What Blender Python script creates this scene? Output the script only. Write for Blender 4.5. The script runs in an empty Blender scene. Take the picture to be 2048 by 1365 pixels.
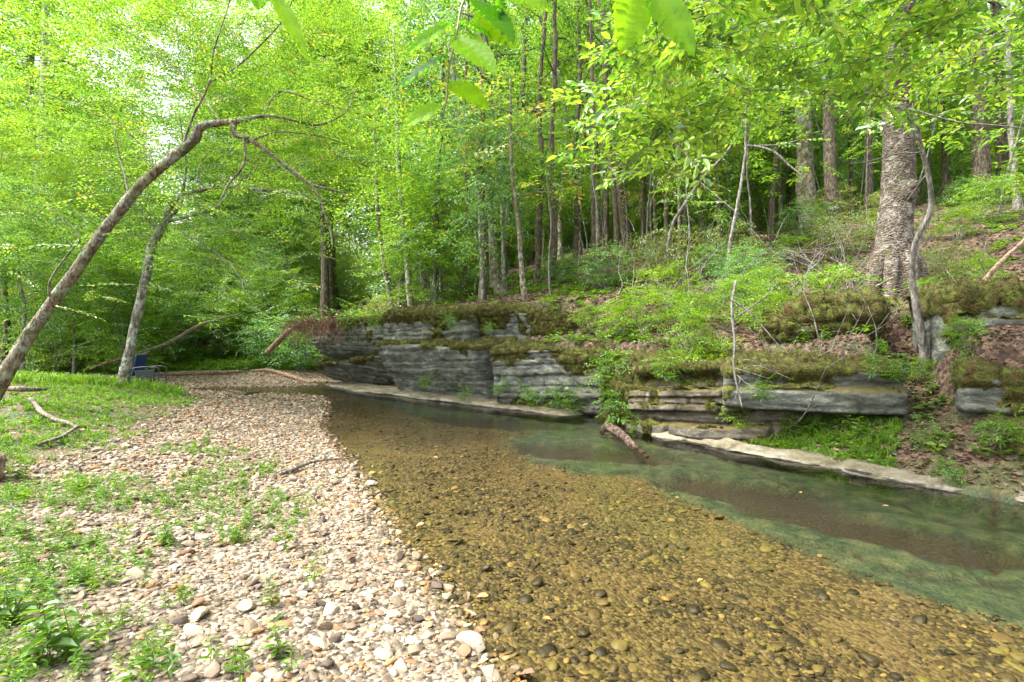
import bpy, math
import numpy as np
from mathutils import Vector

# ------------------------------------------------------------------ camera, light, exposure
scene = bpy.context.scene
CAMZ = 1.5
FPX = 1024.0
cam_d = bpy.data.cameras.new("camera"); cam = bpy.data.objects.new("camera", cam_d)
scene.collection.objects.link(cam)
cam.location = (0, 0, CAMZ); cam.rotation_euler = (math.radians(90), 0, 0)
cam_d.sensor_width = 36; cam_d.lens = 18; cam_d.clip_start = 0.05; cam_d.clip_end = 2000
scene.camera = cam

SUN_EL, SUN_AZ = math.radians(56), math.radians(-100)      # azimuth from +Y, positive to +X: sun stands to the left
world = bpy.data.worlds.new("World"); scene.world = world; world.use_nodes = True
wn = world.node_tree.nodes; wl = world.node_tree.links
bg = wn["Background"]
sky = wn.new("ShaderNodeTexSky"); sky.sky_type = 'NISHITA'; sky.sun_disc = False
sky.sun_elevation = SUN_EL; sky.sun_rotation = SUN_AZ
sky.air_density = 1.0; sky.dust_density = 6.0; sky.ozone_density = 0.6
hs = wn.new("ShaderNodeHueSaturation"); hs.inputs['Saturation'].default_value = 0.35
wl.new(sky.outputs[0], hs.inputs['Color']); wl.new(hs.outputs[0], bg.inputs[0])
bg.inputs[1].default_value = 0.15
sun_d = bpy.data.lights.new("sun", 'SUN'); sun = bpy.data.objects.new("sun", sun_d)
scene.collection.objects.link(sun)
sun_d.energy = 1.5; sun_d.angle = math.radians(20); sun_d.color = (1.0, 0.95, 0.86)
sdir = Vector((math.sin(SUN_AZ)*math.cos(SUN_EL), math.cos(SUN_AZ)*math.cos(SUN_EL), math.sin(SUN_EL)))
sun.rotation_euler = sdir.to_track_quat('Z', 'Y').to_euler()
scene.view_settings.view_transform = 'Standard'; scene.view_settings.look = 'None'
scene.view_settings.exposure = 2.08; scene.view_settings.gamma = 1.0
scene.render.engine = 'CYCLES'
cy = scene.cycles
cy.use_denoising = True
cy.max_bounces = 10; cy.diffuse_bounces = 6; cy.glossy_bounces = 3; cy.transmission_bounces = 6; cy.transparent_max_bounces = 8
cy.sample_clamp_indirect = 6.0
cy.caustics_reflective = False; cy.caustics_refractive = False

# ------------------------------------------------------------------ numeric helpers
rng = np.random.default_rng(11)
def P(px, py, Y):
    return np.array([(px-1024)/FPX*Y, Y, CAMZ+(683-py)/FPX*Y])

def _h(ix, iy, iz, seed):
    n = (ix.astype(np.int64)*374761393 + iy.astype(np.int64)*668265263 + iz.astype(np.int64)*2147483647 + seed*974634777) & 0xFFFFFFFF
    n = ((n ^ (n >> 13)) * 1274126177) & 0xFFFFFFFF
    n = ((n ^ (n >> 16)) * 2246822519) & 0xFFFFFFFF
    return ((n ^ (n >> 15)) & 0xFFFFFF) / float(0xFFFFFF)
def vnoise(p, seed=0):
    p = np.asarray(p, float); i = np.floor(p); f = p-i; f = f*f*(3-2*f); i = i.astype(np.int64)
    r = 0
    for dx in (0, 1):
        wx = f[..., 0] if dx else 1-f[..., 0]
        for dy in (0, 1):
            wy = f[..., 1] if dy else 1-f[..., 1]
            for dz in (0, 1):
                wz = f[..., 2] if dz else 1-f[..., 2]
                r = r + wx*wy*wz*_h(i[..., 0]+dx, i[..., 1]+dy, i[..., 2]+dz, seed)
    return r*2-1
def fbm(p, o=4, seed=0, g=0.5):
    p = np.asarray(p, float); a = 1; s = 0; t = 0
    for k in range(o):
        s = s + a*vnoise(p*(2.03**k)+k*17.3, seed+k); t += a; a *= g
    return s/t
def xy3(x, y, z=0.0):
    x, y = np.broadcast_arrays(x, y)
    return np.stack([x, y, np.zeros_like(x)+z], -1)
def sstep(a, b, x):
    t = np.clip((x-a)/(b-a), 0, 1); return t*t*(3-2*t)
def seg_dist(x, y, poly):
    """distance to a polyline, side (+ on the right of its direction), arc position"""
    best = np.full(np.shape(x), 1e9); side = np.zeros(np.shape(x)); arc = np.zeros(np.shape(x)); s0 = 0
    for (ax, ay), (bx, by) in zip(poly[:-1], poly[1:]):
        ex, ey = bx-ax, by-ay; L2 = ex*ex+ey*ey; L = math.sqrt(L2)
        t = np.clip(((x-ax)*ex+(y-ay)*ey)/L2, 0, 1)
        dx, dy = x-ax-t*ex, y-ay-t*ey; d = np.hypot(dx, dy)
        m = d < best-1e-9
        best = np.where(m, d, best)
        side = np.where(m, np.sign(-(ex*(y-ay)-ey*(x-ax))), side)
        arc = np.where(m, s0+t*L, arc); s0 += L
    return best, side, arc
def inside(x, y, poly):
    c = np.zeros(np.shape(x), bool); n = len(poly)
    for i in range(n):
        x1, y1 = poly[i]; x2, y2 = poly[(i+1) % n]
        if y1 == y2: continue
        m = ((y1 > y) != (y2 > y)) & (x < (x2-x1)*(y-y1)/(y2-y1)+x1)
        c ^= m
    return c
def sdf(x, y, poly):
    d, _, _ = seg_dist(x, y, list(poly)+[poly[0]])
    return np.where(inside(x, y, poly), -d, d)
def gpt(px, py, z=0.0):
    Y = (CAMZ-z)*FPX/(py-683); return ((px-1024)/FPX*Y, Y)

# ------------------------------------------------------------------ the lie of the land
# cliff foot, from the near right to the far left; hill on its right... (side + when walking near->far is hill)
CLIFF = [(9.5, 0.4), (6.0, 3.3), (4.54, 4.74), (3.97, 5.9), (3.3, 7.1), (2.3, 8.4), (1.9, 9.6), (1.45, 10.5), (-.5, 12.0), (-2.2, 13.6),
         (-3.9, 15.2), (-5.6, 17.2), (-7.4, 19.6), (-9.6, 23), (-14, 28), (-24, 34), (-60, 44)]
SHORE = [(1.2, -6), (0.6, 0.5), gpt(1000, 1365), gpt(905, 1200), gpt(800, 1080), gpt(722, 965), gpt(690, 915), gpt(640, 860), gpt(655, 805), gpt(640, 793)]
WATER = SHORE + [gpt(560, 789), gpt(430, 784), gpt(370, 779), gpt(430, 774), gpt(560, 775), gpt(640, 772), gpt(625, 766), (-6.4, 18.6),
                 (-4, 17.5), (0, 13.5), (3.2, 10.5), (4.3, 8), (6.2, 6), (12, 2), (12, -6)]
BANK = [(-3.4, -6), (-3.9, 2.0), (-4.35, 4.3), (-4.6, 5.6), (-5.4, 7.5), (-6.5, 10.3), (-7.5, 11.6), (-9.2, 13.6), (-13, 15.2), (-18, 17), (-18, 19.5),
        (-12.5, 20.6), (-9.6, 21.6), (-8.2, 22.6), (-7.5, 24)]
SLAB = [gpt(*q, z=-.2) for q in [(600, 768), (700, 800), (850, 838), (900, 850), (1000, 858), (1075, 868), (1010, 885), (1060, 920), (1150, 948), (1240, 955), (1300, 962),
        (1350, 1000), (1500, 1062), (1700, 1150), (1850, 1210), (2030, 1262), (2200, 1330), (2600, 1400)]] + [(9, 4), (7, 8), (2, 13), (-4, 19), (-7, 21)]
POOLS = [(gpt(1790, 1085, -.25), .95, .36, -.66), (gpt(1500, 1000, -.25), 1.1, .50, -.72), (gpt(1170, 915, -.25), 1.4, .55, -.4), (gpt(950, 850, -.25), 1.9, .7, -.45),
         (gpt(1900, 1110, -.25), .5, .38, -.8), (gpt(1640, 1050, -.25), .8, .35, -.6)]
CRACKS = [[gpt(*q, z=-.2) for q in c] for c in (
    [(1380, 1040), (1480, 1055), (1560, 1085), (1700, 1110), (1790, 1150), (1990, 1175)],
    [(1000, 905), (1090, 930), (1180, 950), (1260, 950), (1340, 925), (1430, 900)],
    [(1100, 880), (1300, 915), (1450, 925), (1600, 985), (1750, 1000), (1900, 1050)],
    [(1985, 1040), (2005, 1090), (1998, 1160)])]

def height(x, y, detail=True):
    x = np.asarray(x, float); y = np.asarray(y, float)
    dc, side, arc = seg_dist(x, y, CLIFF); d = dc*side
    w = sdf(x, y, WATER)
    n1 = fbm(xy3(x*.8, y*.8), 3, 3); n2 = fbm(xy3(x*3, y*3), 3, 9)
    # creek bed and gravel bar
    dsh, _, _ = seg_dist(x, y, SHORE)
    bed = -0.02-0.19*sstep(0, 2.6, np.minimum(-w, dsh))
    bar = 0.25*sstep(0, 3.2, w)+0.008
    z = np.where(w < 0, bed, bar) + 0.018*n2*sstep(-.1, .5, np.abs(w)) + 0.03*n1*sstep(.3, 1.5, w)
    sl = sdf(x, y, SLAB)
    sm = sstep(.1, -.06, sl+.10*n2)*(w < 0)
    hol = 0*x
    for (cx, cy_), a, b, th in POOLS:
        u = (x-cx)*math.cos(th)+(y-cy_)*math.sin(th); v = -(x-cx)*math.sin(th)+(y-cy_)*math.cos(th)
        q = (u/a)**2+(v/b)**2+0.35*n2
        hol = np.maximum(hol, sstep(1.3, .5, q))
    z = z*(1-sm)+sm*(-.17-.1*hol+.01*n2)
    for c in CRACKS:
        dk, _, _ = seg_dist(x+.05*n2, y+.05*n1, c); z = z-.05*sstep(.04, .0, dk)*sm
    # left bank
    db, sb, _ = seg_dist(x, y, BANK); db = db*(-sb)
    db = np.where(y > 24, np.maximum(db, 0)+0*y, db)
    farl = (x < -7.5) & (y > 22)
    b = sstep(-.4, 1.6, db)*.22 + sstep(1.0, 6, db)*.25 + 0.035*np.clip(db-4, 0, 60) + sstep(0, 1, db)*(.09*n1+.03*n2)
    z = z+np.where(db > -.4, b, 0)
    # hill behind the cliff
    top = 1.12+0.2*sstep(10.4, 12.0, arc)-.35*sstep(7.0, 6.0, arc)
    hh = top+0.27*np.minimum(d, 4.7)+0.36*np.clip(d-4.7, 0, 7.5)+.13*np.clip(d-12.2, 0, 20)+.04*np.clip(d-32, 0, 60)
    far = sstep(12.6, 13.6, arc)
    hh = hh+far*.75*sstep(0, 1, (d-1.35)/.3)*sstep(30, 8, d)
    hh = hh-.9*sstep(27, 37, arc)
    hh = hh+.25*n1*sstep(1.5, 4, d)+.05*n2
    # talus between the water and the near ledge, and the dirt gully
    tal = 0.03+.52*sstep(.05, 1.1, d)+.05*n2
    e = sstep(1.05, 1.35, d)
    nearr = sstep(11.8, 10.8, arc)
    gully = seg_dist(x, y, [(4.5, 5.0), (5.0, 6.1), (5.6, 7.2), (6.2, 8.2)])[0]
    gy = sstep(.55, .18, gully)*nearr
    hn = tal*(1-e)+hh*e
    slope = 0.05+.42*np.clip(d, 0, 4)
    hn = hn*(1-gy)+slope*gy
    m_ = sstep(14.6, 15.6, arc); ef = sstep(0, 1, (d-.25-.7*m_)/.3)
    hf = z*(1-ef)+hh*ef
    zh = nearr*hn+(1-nearr)*hf
    edge = np.where(nearr > .5, sstep(-.05, .05, d), sstep(.2, .3, d))
    z = z*(1-edge)+zh*edge
    return z
def masks(x, y):
    dc, side, _ = seg_dist(x, y, CLIFF); d = dc*side
    n = fbm(xy3(x*1.3, y*1.3), 3, 5)
    hill = sstep(.0, .15, d+.1*n)
    db, sb, _ = seg_dist(x, y, BANK); db = -db*sb
    grass = sstep(-.35, .35, db+.5*n)*(1-hill)
    w = sdf(x, y, WATER)
    wet = sstep(.28, -.02, w+.1*n)
    n2_ = fbm(xy3(x*3, y*3), 3, 9)
    slab = sstep(.05, -.02, sdf(x, y, SLAB)+.10*n2_)*(w < 0)*(1-hill)
    hol = 0*x; n2 = fbm(xy3(x*3, y*3), 3, 9)
    for (cx, cy_), a, b, th in POOLS:
        u = (x-cx)*math.cos(th)+(y-cy_)*math.sin(th); v = -(x-cx)*math.sin(th)+(y-cy_)*math.cos(th)
        hol = np.maximum(hol, sstep(1.3, .5, (u/a)**2+(v/b)**2+.35*n2))
    n1 = fbm(xy3(x*.8, y*.8), 3, 3)
    for c in CRACKS:
        dk, _, _ = seg_dist(x+.05*n2, y+.05*n1, c); hol = np.maximum(hol, sstep(.045, .0, dk))
    return hill, grass, wet, slab, hol

# ------------------------------------------------------------------ mesh helpers
class Geo:
    def __init__(s): s.V = []; s.T = []; s.Q = []; s.tv = []; s.qv = []; s.n = 0
    def add(s, V, T=None, Q=None, tv=.5, qv=.5):
        V = np.asarray(V, float).reshape(-1, 3)
        if T is not None and len(T):
            T = np.asarray(T, np.int64)+s.n; s.T.append(T); s.tv.append(np.broadcast_to(tv, len(T)))
        if Q is not None and len(Q):
            Q = np.asarray(Q, np.int64)+s.n; s.Q.append(Q); s.qv.append(np.broadcast_to(qv, len(Q)))
        s.V.append(V); s.n += len(V)
    def mesh(s, name, smooth=False):
        V = np.concatenate(s.V) if s.V else np.zeros((0, 3))
        T = np.concatenate(s.T) if s.T else np.zeros((0, 3), int); Q = np.concatenate(s.Q) if s.Q else np.zeros((0, 4), int)
        vals = np.concatenate(s.tv+s.qv) if (s.tv or s.qv) else np.zeros(0)
        me = bpy.data.meshes.new(name); me.vertices.add(len(V)); me.vertices.foreach_set('co', V.astype(np.float32).ravel())
        idx = np.concatenate([T.ravel(), Q.ravel()]); nf = len(T)+len(Q)
        me.loops.add(len(idx)); me.loops.foreach_set('vertex_index', idx.astype(np.int32))
        st = np.concatenate([np.arange(len(T))*3, len(T)*3+np.arange(len(Q))*4])
        me.polygons.add(nf); me.polygons.foreach_set('loop_start', st.astype(np.int32))
        me.polygons.foreach_set('use_smooth', np.full(nf, smooth))
        me.update(calc_edges=True)
        a = me.attributes.new('v', 'FLOAT', 'FACE'); a.data.foreach_set('value', vals.astype(np.float32))
        return me
def link(name, me, mat, parent=None, loc=None):
    o = bpy.data.objects.new(name, me); scene.collection.objects.link(o)
    if mat is not None and not len(me.materials): me.materials.append(mat)
    if parent is not None: o.parent = parent
    if loc is not None: o.location = loc
    return o
def part(g, name, mat, parent, smooth=False):
    o = link(name, g.mesh(name, smooth), mat, parent)
    if parent is not None and parent.location.length > 0:      # meshes are built in world coordinates
        o.data.transform(__import__('mathutils').Matrix.Translation(-parent.location))
    return o
def thing(name, label, cat, loc=(0, 0, 0), group=None):
    o = bpy.data.objects.new(name, None); scene.collection.objects.link(o); o.location = Vector([float(c) for c in loc])
    o.empty_display_size = .2
    o['label'] = label; o['category'] = cat
    if group: o['group'] = group
    return o
def tag(o, label=None, cat=None, group=None, kind=None):
    for k, v in (('label', label), ('category', cat), ('group', group), ('kind', kind)):
        if v: o[k] = v
    return o
def clone(root, loc, rz=0.0, sc=1.0, label=None, tilt=(0, 0), group=None):
    r = root.copy(); scene.collection.objects.link(r)
    r.location = Vector([float(c) for c in loc]); r.rotation_euler = (tilt[0], tilt[1], rz)
    r.scale = (sc, sc, sc) if np.isscalar(sc) else sc
    if label: r['label'] = label
    if group: r['group'] = group
    for ch in list(root.children):
        c = ch.copy(); scene.collection.objects.link(c); c.parent = r
        for g in list(ch.children):
            d = g.copy(); scene.collection.objects.link(d); d.parent = c
    return r
def smooth_path(pts, radii, step):
    pts = np.asarray(pts, float); radii = np.asarray(radii, float)
    if len(pts) < 3:
        n = max(2, int(np.linalg.norm(pts[-1]-pts[0])/step)+1); t = np.linspace(0, 1, n)[:, None]
        return pts[0]*(1-t)+pts[-1]*t, radii[0]+(radii[-1]-radii[0])*t[:, 0]
    P0 = np.vstack([2*pts[0]-pts[1], pts, 2*pts[-1]-pts[-2]])
    o = []; r = []
    for i in range(len(pts)-1):
        a, b, c, d = P0[i:i+4]; n = max(2, int(np.linalg.norm(c-b)/step)+1)
        t = np.linspace(0, 1, n, endpoint=False)[:, None]
        o.append(.5*((2*b)+(-a+c)*t+(2*a-5*b+4*c-d)*t*t+(-a+3*b-3*c+d)*t**3))
        r.append(radii[i]+(radii[i+1]-radii[i])*t[:, 0])
    o.append(pts[-1:]); r.append(radii[-1:])
    return np.vstack(o), np.concatenate(r)
def tube(g, pts, radii, seg=8, step=.15, rough=0.0, seed=0, wob=0.0, val=.5, smooth=True):
    if np.isscalar(radii): radii = [radii]*len(pts)
    if smooth: p, r = smooth_path(pts, radii, step)
    else: p, r = np.asarray(pts, float), np.asarray(radii, float)
    if wob: p = p+wob*np.stack([fbm(p*1.7+k*31, 2, seed+k) for k in range(3)], -1)
    n = len(p); t = np.gradient(p, axis=0); t /= np.linalg.norm(t, axis=1)[:, None]+1e-9
    u = np.cross(t[0], [0.3, .1, 1.0] if abs(t[0][2]) < .9 else [1, 0.2, 0]); u /= np.linalg.norm(u)
    U = [u]
    for i in range(1, n):
        u = U[-1]-t[i]*np.dot(U[-1], t[i]); U.append(u/(np.linalg.norm(u)+1e-9))
    U = np.array(U); W = np.cross(t, U)
    a = np.linspace(0, 2*np.pi, seg, endpoint=False)
    dirs = np.cos(a)[None, :, None]*U[:, None]+np.sin(a)[None, :, None]*W[:, None]
    R = np.repeat(r[:, None], seg, 1)
    if rough: 
        q = (p[:, None]+dirs*R[..., None])
        R = R*(1+rough*fbm(q*np.array([5, 5, 2.]), 3, seed)+rough*.6*fbm(q*14, 2, seed+5))
    V = (p[:, None]+dirs*R[..., None]).reshape(-1, 3)
    i = np.arange(n-1)[:, None]*seg; j = np.arange(seg)[None]; k = (j+1) % seg
    Q = np.stack([i+j, i+k, i+seg+k, i+seg+j], -1).reshape(-1, 4)
    V = np.vstack([V, p[0], p[-1]]); c0, c1 = n*seg, n*seg+1; j = np.arange(seg); k = (j+1) % seg
    T = np.vstack([np.stack([k, j, j*0+c0], -1), np.stack([(n-1)*seg+j, (n-1)*seg+k, j*0+c1], -1)])
    g.add(V, T, Q, val, val)
    return p, r
# leaf templates: +x from base to tip, z up.
LEAF_S = (np.array([[0, 0, 0], [.45, .5, .10], [1, 0, -.05], [.45, -.5, .10]]), np.array([[0, 2, 1], [0, 3, 2]]), None)
LEAF_N = (np.array([[0, 0, 0], [.33, 0, -.02], [.7, 0, -.03], [1, 0, -.12], [.28, .42, .09], [.66, .36, .07], [.28, -.42, .09], [.66, -.36, .07]]),
          np.array([[0, 1, 4], [2, 3, 5], [0, 6, 1], [2, 7, 3]]), np.array([[1, 2, 5, 4], [1, 6, 7, 2]]))
class Tmpl:
    """many leaves as one template: verts, tris, quads and the leaf each face belongs to"""
    def __init__(s): s.V = []; s.T = []; s.Q = []; s.tl = []; s.ql = []; s.n = 0; s.k = 0; s.tw = []
    def leaf(s, L, pos, d, up, length, aspect):
        V, T, Q = L
        d = np.asarray(d, float); d = d/np.linalg.norm(d); up = np.asarray(up, float); y = np.cross(up, d); y /= np.linalg.norm(y)+1e-9; z = np.cross(d, y)
        W = (V*[length, length*aspect, length])@np.stack([d, y, z])+pos
        s.V.append(W); s.T.append(T+s.n); s.tl += [s.k]*len(T)
        if Q is not None: s.Q.append(Q+s.n); s.ql += [s.k]*len(Q)
        s.n += len(V); s.k += 1
    def done(s):
        s.V = np.concatenate(s.V); s.T = np.concatenate(s.T); s.Q = np.concatenate(s.Q) if s.Q else None
        s.tl = np.array(s.tl, int); s.ql = np.array(s.ql, int); return s
def batch(g, tm, M, C, tint=None, spread=.25, r=rng):
    N = len(C)
    if not N: return
    if tint is None: tint = np.full(N, .5)
    V = np.einsum('nij,vj->nvi', M, tm.V)+C[:, None]
    off = (np.arange(N)*len(tm.V))[:, None, None]
    lv = np.clip(tint[:, None]+spread*r.standard_normal((N, tm.k)), 0, .9)
    if spread > .1: lv = np.where(r.uniform(0, 1, lv.shape) < .02, r.uniform(.93, 1, lv.shape), lv)
    # a few leaves have turned
    T = (tm.T[None]+off).reshape(-1, 3); tv = lv[:, tm.tl].ravel()
    Q = qv = None
    if tm.Q is not None: Q = (tm.Q[None]+off).reshape(-1, 4); qv = lv[:, tm.ql].ravel()
    g.add(V.reshape(-1, 3), T, Q, tv, .5 if qv is None else qv)
def rotm(yaw, pitch, roll, scale):
    cy_, sy = np.cos(yaw), np.sin(yaw); cp, sp = np.cos(pitch), np.sin(pitch); cr, sr = np.cos(roll), np.sin(roll)
    Z = np.zeros_like(cy_); O = np.ones_like(cy_)
    def m(a): return np.stack([np.stack(q, -1) for q in a], -2)
    Rz = m([[cy_, -sy, Z], [sy, cy_, Z], [Z, Z, O]]); Ry = m([[cp, Z, -sp], [Z, O, Z], [sp, Z, cp]]); Rx = m([[O, Z, Z], [Z, cr, -sr], [Z, sr, cr]])
    return (Rz@Ry@Rx)*np.asarray(scale)[..., None, None]
def make_spray(L, nm, nside, leaf, aspect, droop, seed, hang=.25):
    """flat leafy twig one metre long"""
    r = np.random.default_rng(seed); t = Tmpl()
    def twig(o, d, ln, n, sz):
        d = np.array(d)/np.linalg.norm(d); pts = [o]
        for i in range(n):
            f = (i+.7)/n; sgn = 1 if i % 2 else -1
            p = o+d*ln*f+np.array([0, 0, -droop*ln*f*f]); pts.append(p)
            sd = np.array([-d[1], d[0], 0])*sgn
            a = math.radians(r.uniform(35, 70)) if i < n-1 else 0.1
            ld = d*math.cos(a)+sd*math.sin(a)+np.array([0, 0, r.uniform(-.15-hang, .12)])
            up = np.array([r.normal(0, .28), r.normal(0, .28), 1])
            t.leaf(L, p, ld, up, sz*r.uniform(.7, 1.15), aspect)
        t.tw.append(np.array([pts[0], pts[len(pts)//2], pts[-1]]))
    twig(np.zeros(3), [1, 0, 0], 1.0, nm, leaf)
    for k in range(nside):
        f = .15+.65*k/max(1, nside-1); s = 1 if k % 2 else -1; a = math.radians(r.uniform(35, 60))
        twig(np.array([f, 0, -droop*f*f]), [math.cos(a), s*math.sin(a), r.uniform(-.1, .15)], r.uniform(.3, .5)*(1.1-.5*f), max(3, int(nm*.45)), leaf)
    return t.done()
SPR_F = [make_spray(LEAF_S, 9, 4, .15, .55, .15, 100+i) for i in range(4)]
SPR_N = [make_spray(LEAF_N, 8, 4, .23, .52, .15, 200+i) for i in range(4)]
SPR_D = [make_spray(LEAF_S, 12, 6, .10, .5, .1, 300+i) for i in range(4)]
SPR_H = [make_spray(LEAF_S, 9, 4, .16, .34, .45, 350+i, .9) for i in range(4)]      # drooping narrow leaves
def sprays(g, C, scale, tmpls=SPR_F, pitch=.25, yaw=None, tint=.5, tspread=.13, spread=.25, twg=None, roll=.35, r=rng):
    N = len(C)
    if yaw is None: yaw = r.uniform(0, 2*np.pi, N)
    sc = scale*r.uniform(.7, 1.25, N)
    M = rotm(yaw, r.normal(0, pitch, N), r.normal(0, roll, N), sc)
    tn = np.clip(np.broadcast_to(tint, N)+tspread*r.standard_normal(N), 0, 1); w = r.integers(0, len(tmpls), N)
    for k in range(len(tmpls)):
        m = w == k; batch(g, tmpls[k], M[m], C[m], tn[m], spread, r)
    if twg is not None:
        for i in range(N):
            for q in tmpls[w[i]].tw:
                q = q@M[i].T+C[i]; twg3(twg, q, .0045)
def twg3(g, q, rad):
    d = q[-1]-q[0]; d = d/(np.linalg.norm(d)+1e-9); u = np.cross(d, [.2, .3, 1]); u /= np.linalg.norm(u)+1e-9; w = np.cross(d, u)
    V = []; n = len(q)
    for i, p in enumerate(q):
        rr = rad*(1-.6*i/(n-1))
        V += [p+u*rr, p-.5*u*rr+.87*w*rr, p-.5*u*rr-.87*w*rr]
    Q = [[3*i+a, 3*i+(a+1) % 3, 3*i+3+(a+1) % 3, 3*i+3+a] for i in range(n-1) for a in range(3)]
    g.add(V, None, Q)
def ell_points(n, c, rad, thr=-.1, freq=.9, seed=0, shell=.0, r=rng):
    out = []
    c = np.asarray(c, float); rad = np.asarray(rad, float); k = 0
    while sum(map(len, out)) < n and k < 30:
        p = r.uniform(-1, 1, (n*3, 3)); d = np.linalg.norm(p, axis=1); p = p[(d < 1) & (d > shell)]
        q = c+p*rad; q = q[fbm(q*freq, 2, seed) > thr]; out.append(q); k += 1
    return np.concatenate(out)[:n]

# ------------------------------------------------------------------ materials
def new_mat(name):
    m = bpy.data.materials.new(name); m.use_nodes = True; nt = m.node_tree; nt.nodes.clear()
    return m, nt, nt.nodes, nt.links
def ramp(nd, stops, interp='LINEAR'):
    r = nd.new('ShaderNodeValToRGB'); cr = r.color_ramp; cr.interpolation = interp
    while len(cr.elements) > 1: cr.elements.remove(cr.elements[-1])
    cr.elements[0].position = stops[0][0]; cr.elements[0].color = (*stops[0][1], 1)
    for p, c in stops[1:]:
        e = cr.elements.new(p); e.color = (*c, 1)
    return r
def attr(nd, name='v'):
    a = nd.new('ShaderNodeAttribute'); a.attribute_name = name; return a
def noise(nd, lk, scale, detail=4, rough=.55, vec=None, dist=0):
    n = nd.new('ShaderNodeTexNoise'); n.inputs['Scale'].default_value = scale; n.inputs['Detail'].default_value = detail
    n.inputs['Roughness'].default_value = rough; n.inputs['Distortion'].default_value = dist
    if vec is not None: lk.new(vec, n.inputs['Vector'])
    return n
def mix(nd, lk, fac, a, b, mode='MIX'):
    m = nd.new('ShaderNodeMix'); m.data_type = 'RGBA'; m.blend_type = mode
    for sock, val in ((m.inputs[0], fac), (m.inputs[6], a), (m.inputs[7], b)):
        if hasattr(val, 'links'): lk.new(val, sock)
        elif isinstance(val, (tuple, list)): sock.default_value = (*val, 1)
        else: sock.default_value = val
    return m.outputs[2]
def maprange(nd, lk, v, a, b, c=0, d=1):
    m = nd.new('ShaderNodeMapRange'); lk.new(v, m.inputs[0])
    for i, q in enumerate((a, b, c, d)): m.inputs[i+1].default_value = q
    return m.outputs[0]
def bump(nd, lk, h, strength, dist):
    b = nd.new('ShaderNodeBump'); b.inputs['Strength'].default_value = strength; b.inputs['Distance'].default_value = dist
    lk.new(h, b.inputs['Height']); return b.outputs[0]
def leaf_mat(name, stops, trans=.5, bright=1.0, gloss=.07, objvar=.045, tr_gain=1.6):
    m, nt, nd, lk = new_mat(name)
    a = attr(nd); oi = nd.new('ShaderNodeObjectInfo')
    ad = nd.new('ShaderNodeMath'); ad.operation = 'MULTIPLY_ADD'; lk.new(oi.outputs['Random'], ad.inputs[0]); ad.inputs[1].default_value = objvar*2; ad.inputs[2].default_value = -objvar
    s = nd.new('ShaderNodeMath'); s.operation = 'ADD'; lk.new(a.outputs['Fac'], s.inputs[0]); lk.new(ad.outputs[0], s.inputs[1])
    r = ramp(nd, [(p, tuple(x*bright for x in c)) for p, c in stops]); lk.new(s.outputs[0], r.inputs[0])
    df = nd.new('ShaderNodeBsdfDiffuse'); lk.new(r.outputs[0], df.inputs[0])
    tr = nd.new('ShaderNodeBsdfTranslucent')
    lk.new(mix(nd, lk, 1.0, r.outputs[0], (tr_gain, tr_gain*.95, tr_gain*.5), 'MULTIPLY'), tr.inputs[0])
    mx = nd.new('ShaderNodeMixShader'); mx.inputs[0].default_value = trans; lk.new(df.outputs[0], mx.inputs[1]); lk.new(tr.outputs[0], mx.inputs[2])
    gl = nd.new('ShaderNodeBsdfGlossy'); gl.inputs['Roughness'].default_value = .42; gl.inputs[0].default_value = (.9, .95, 1, 1)
    m2 = nd.new('ShaderNodeMixShader'); m2.inputs[0].default_value = gloss; lk.new(mx.outputs[0], m2.inputs[1]); lk.new(gl.outputs[0], m2.inputs[2])
    o = nd.new('ShaderNodeOutputMaterial'); lk.new(m2.outputs[0], o.inputs[0]); return m
G_MID = [(0, (.03, .085, .016)), (.25, (.065, .17, .026)), (.55, (.135, .29, .035)), (.85, (.24, .40, .045)), (.945, (.28, .42, .05)), (.965, (.5, .42, .05)), (1, (.5, .24, .05))]
G_YEL = [(0, (.045, .12, .018)), (.3, (.10, .25, .028)), (.6, (.19, .37, .035)), (.88, (.30, .45, .05)), (.945, (.33, .46, .05)), (.965, (.55, .44, .05)), (1, (.55, .27, .05))]
G_BLU = [(0, (.04, .12, .04)), (.4, (.09, .23, .07)), (.7, (.16, .34, .10)), (.95, (.27, .42, .10)), (1, (.5, .35, .08))]
G_WEED = [(0, (.03, .085, .008)), (.4, (.075, .18, .012)), (.8, (.16, .30, .016)), (1, (.26, .36, .03))]
G_FALL = [(0, (.10, .20, .03)), (.4, (.20, .32, .05)), (.65, (.35, .38, .08)), (.85, (.45, .28, .08)), (1, (.35, .16, .06))]
M_LEAF = leaf_mat("leaf_green", G_MID)
M_LEAFY = leaf_mat("leaf_yellow_green", G_YEL)
M_LEAFB = leaf_mat("leaf_pale_bluish", G_BLU, gloss=.06)
M_WEED = leaf_mat("leaf_weed", G_WEED, gloss=.035)
M_LEAFF = leaf_mat("leaf_turning", G_FALL)
M_NEAR = leaf_mat("leaf_overhead", [(0, (.012, .06, .006)), (.3, (.02, .09, .008)), (.45, (.15, .40, .008)), (1, (.30, .58, .01))], trans=.82, objvar=0, gloss=.015)
M_DRY = leaf_mat("dry_leaf", [(0, (.04, .022, .012)), (.3, (.10, .055, .032)), (.6, (.19, .11, .07)), (.8, (.29, .19, .125)), (.92, (.42, .19, .04)), (1, (.55, .32, .04))], trans=.15, gloss=.06, objvar=0, tr_gain=1.0)

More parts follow.
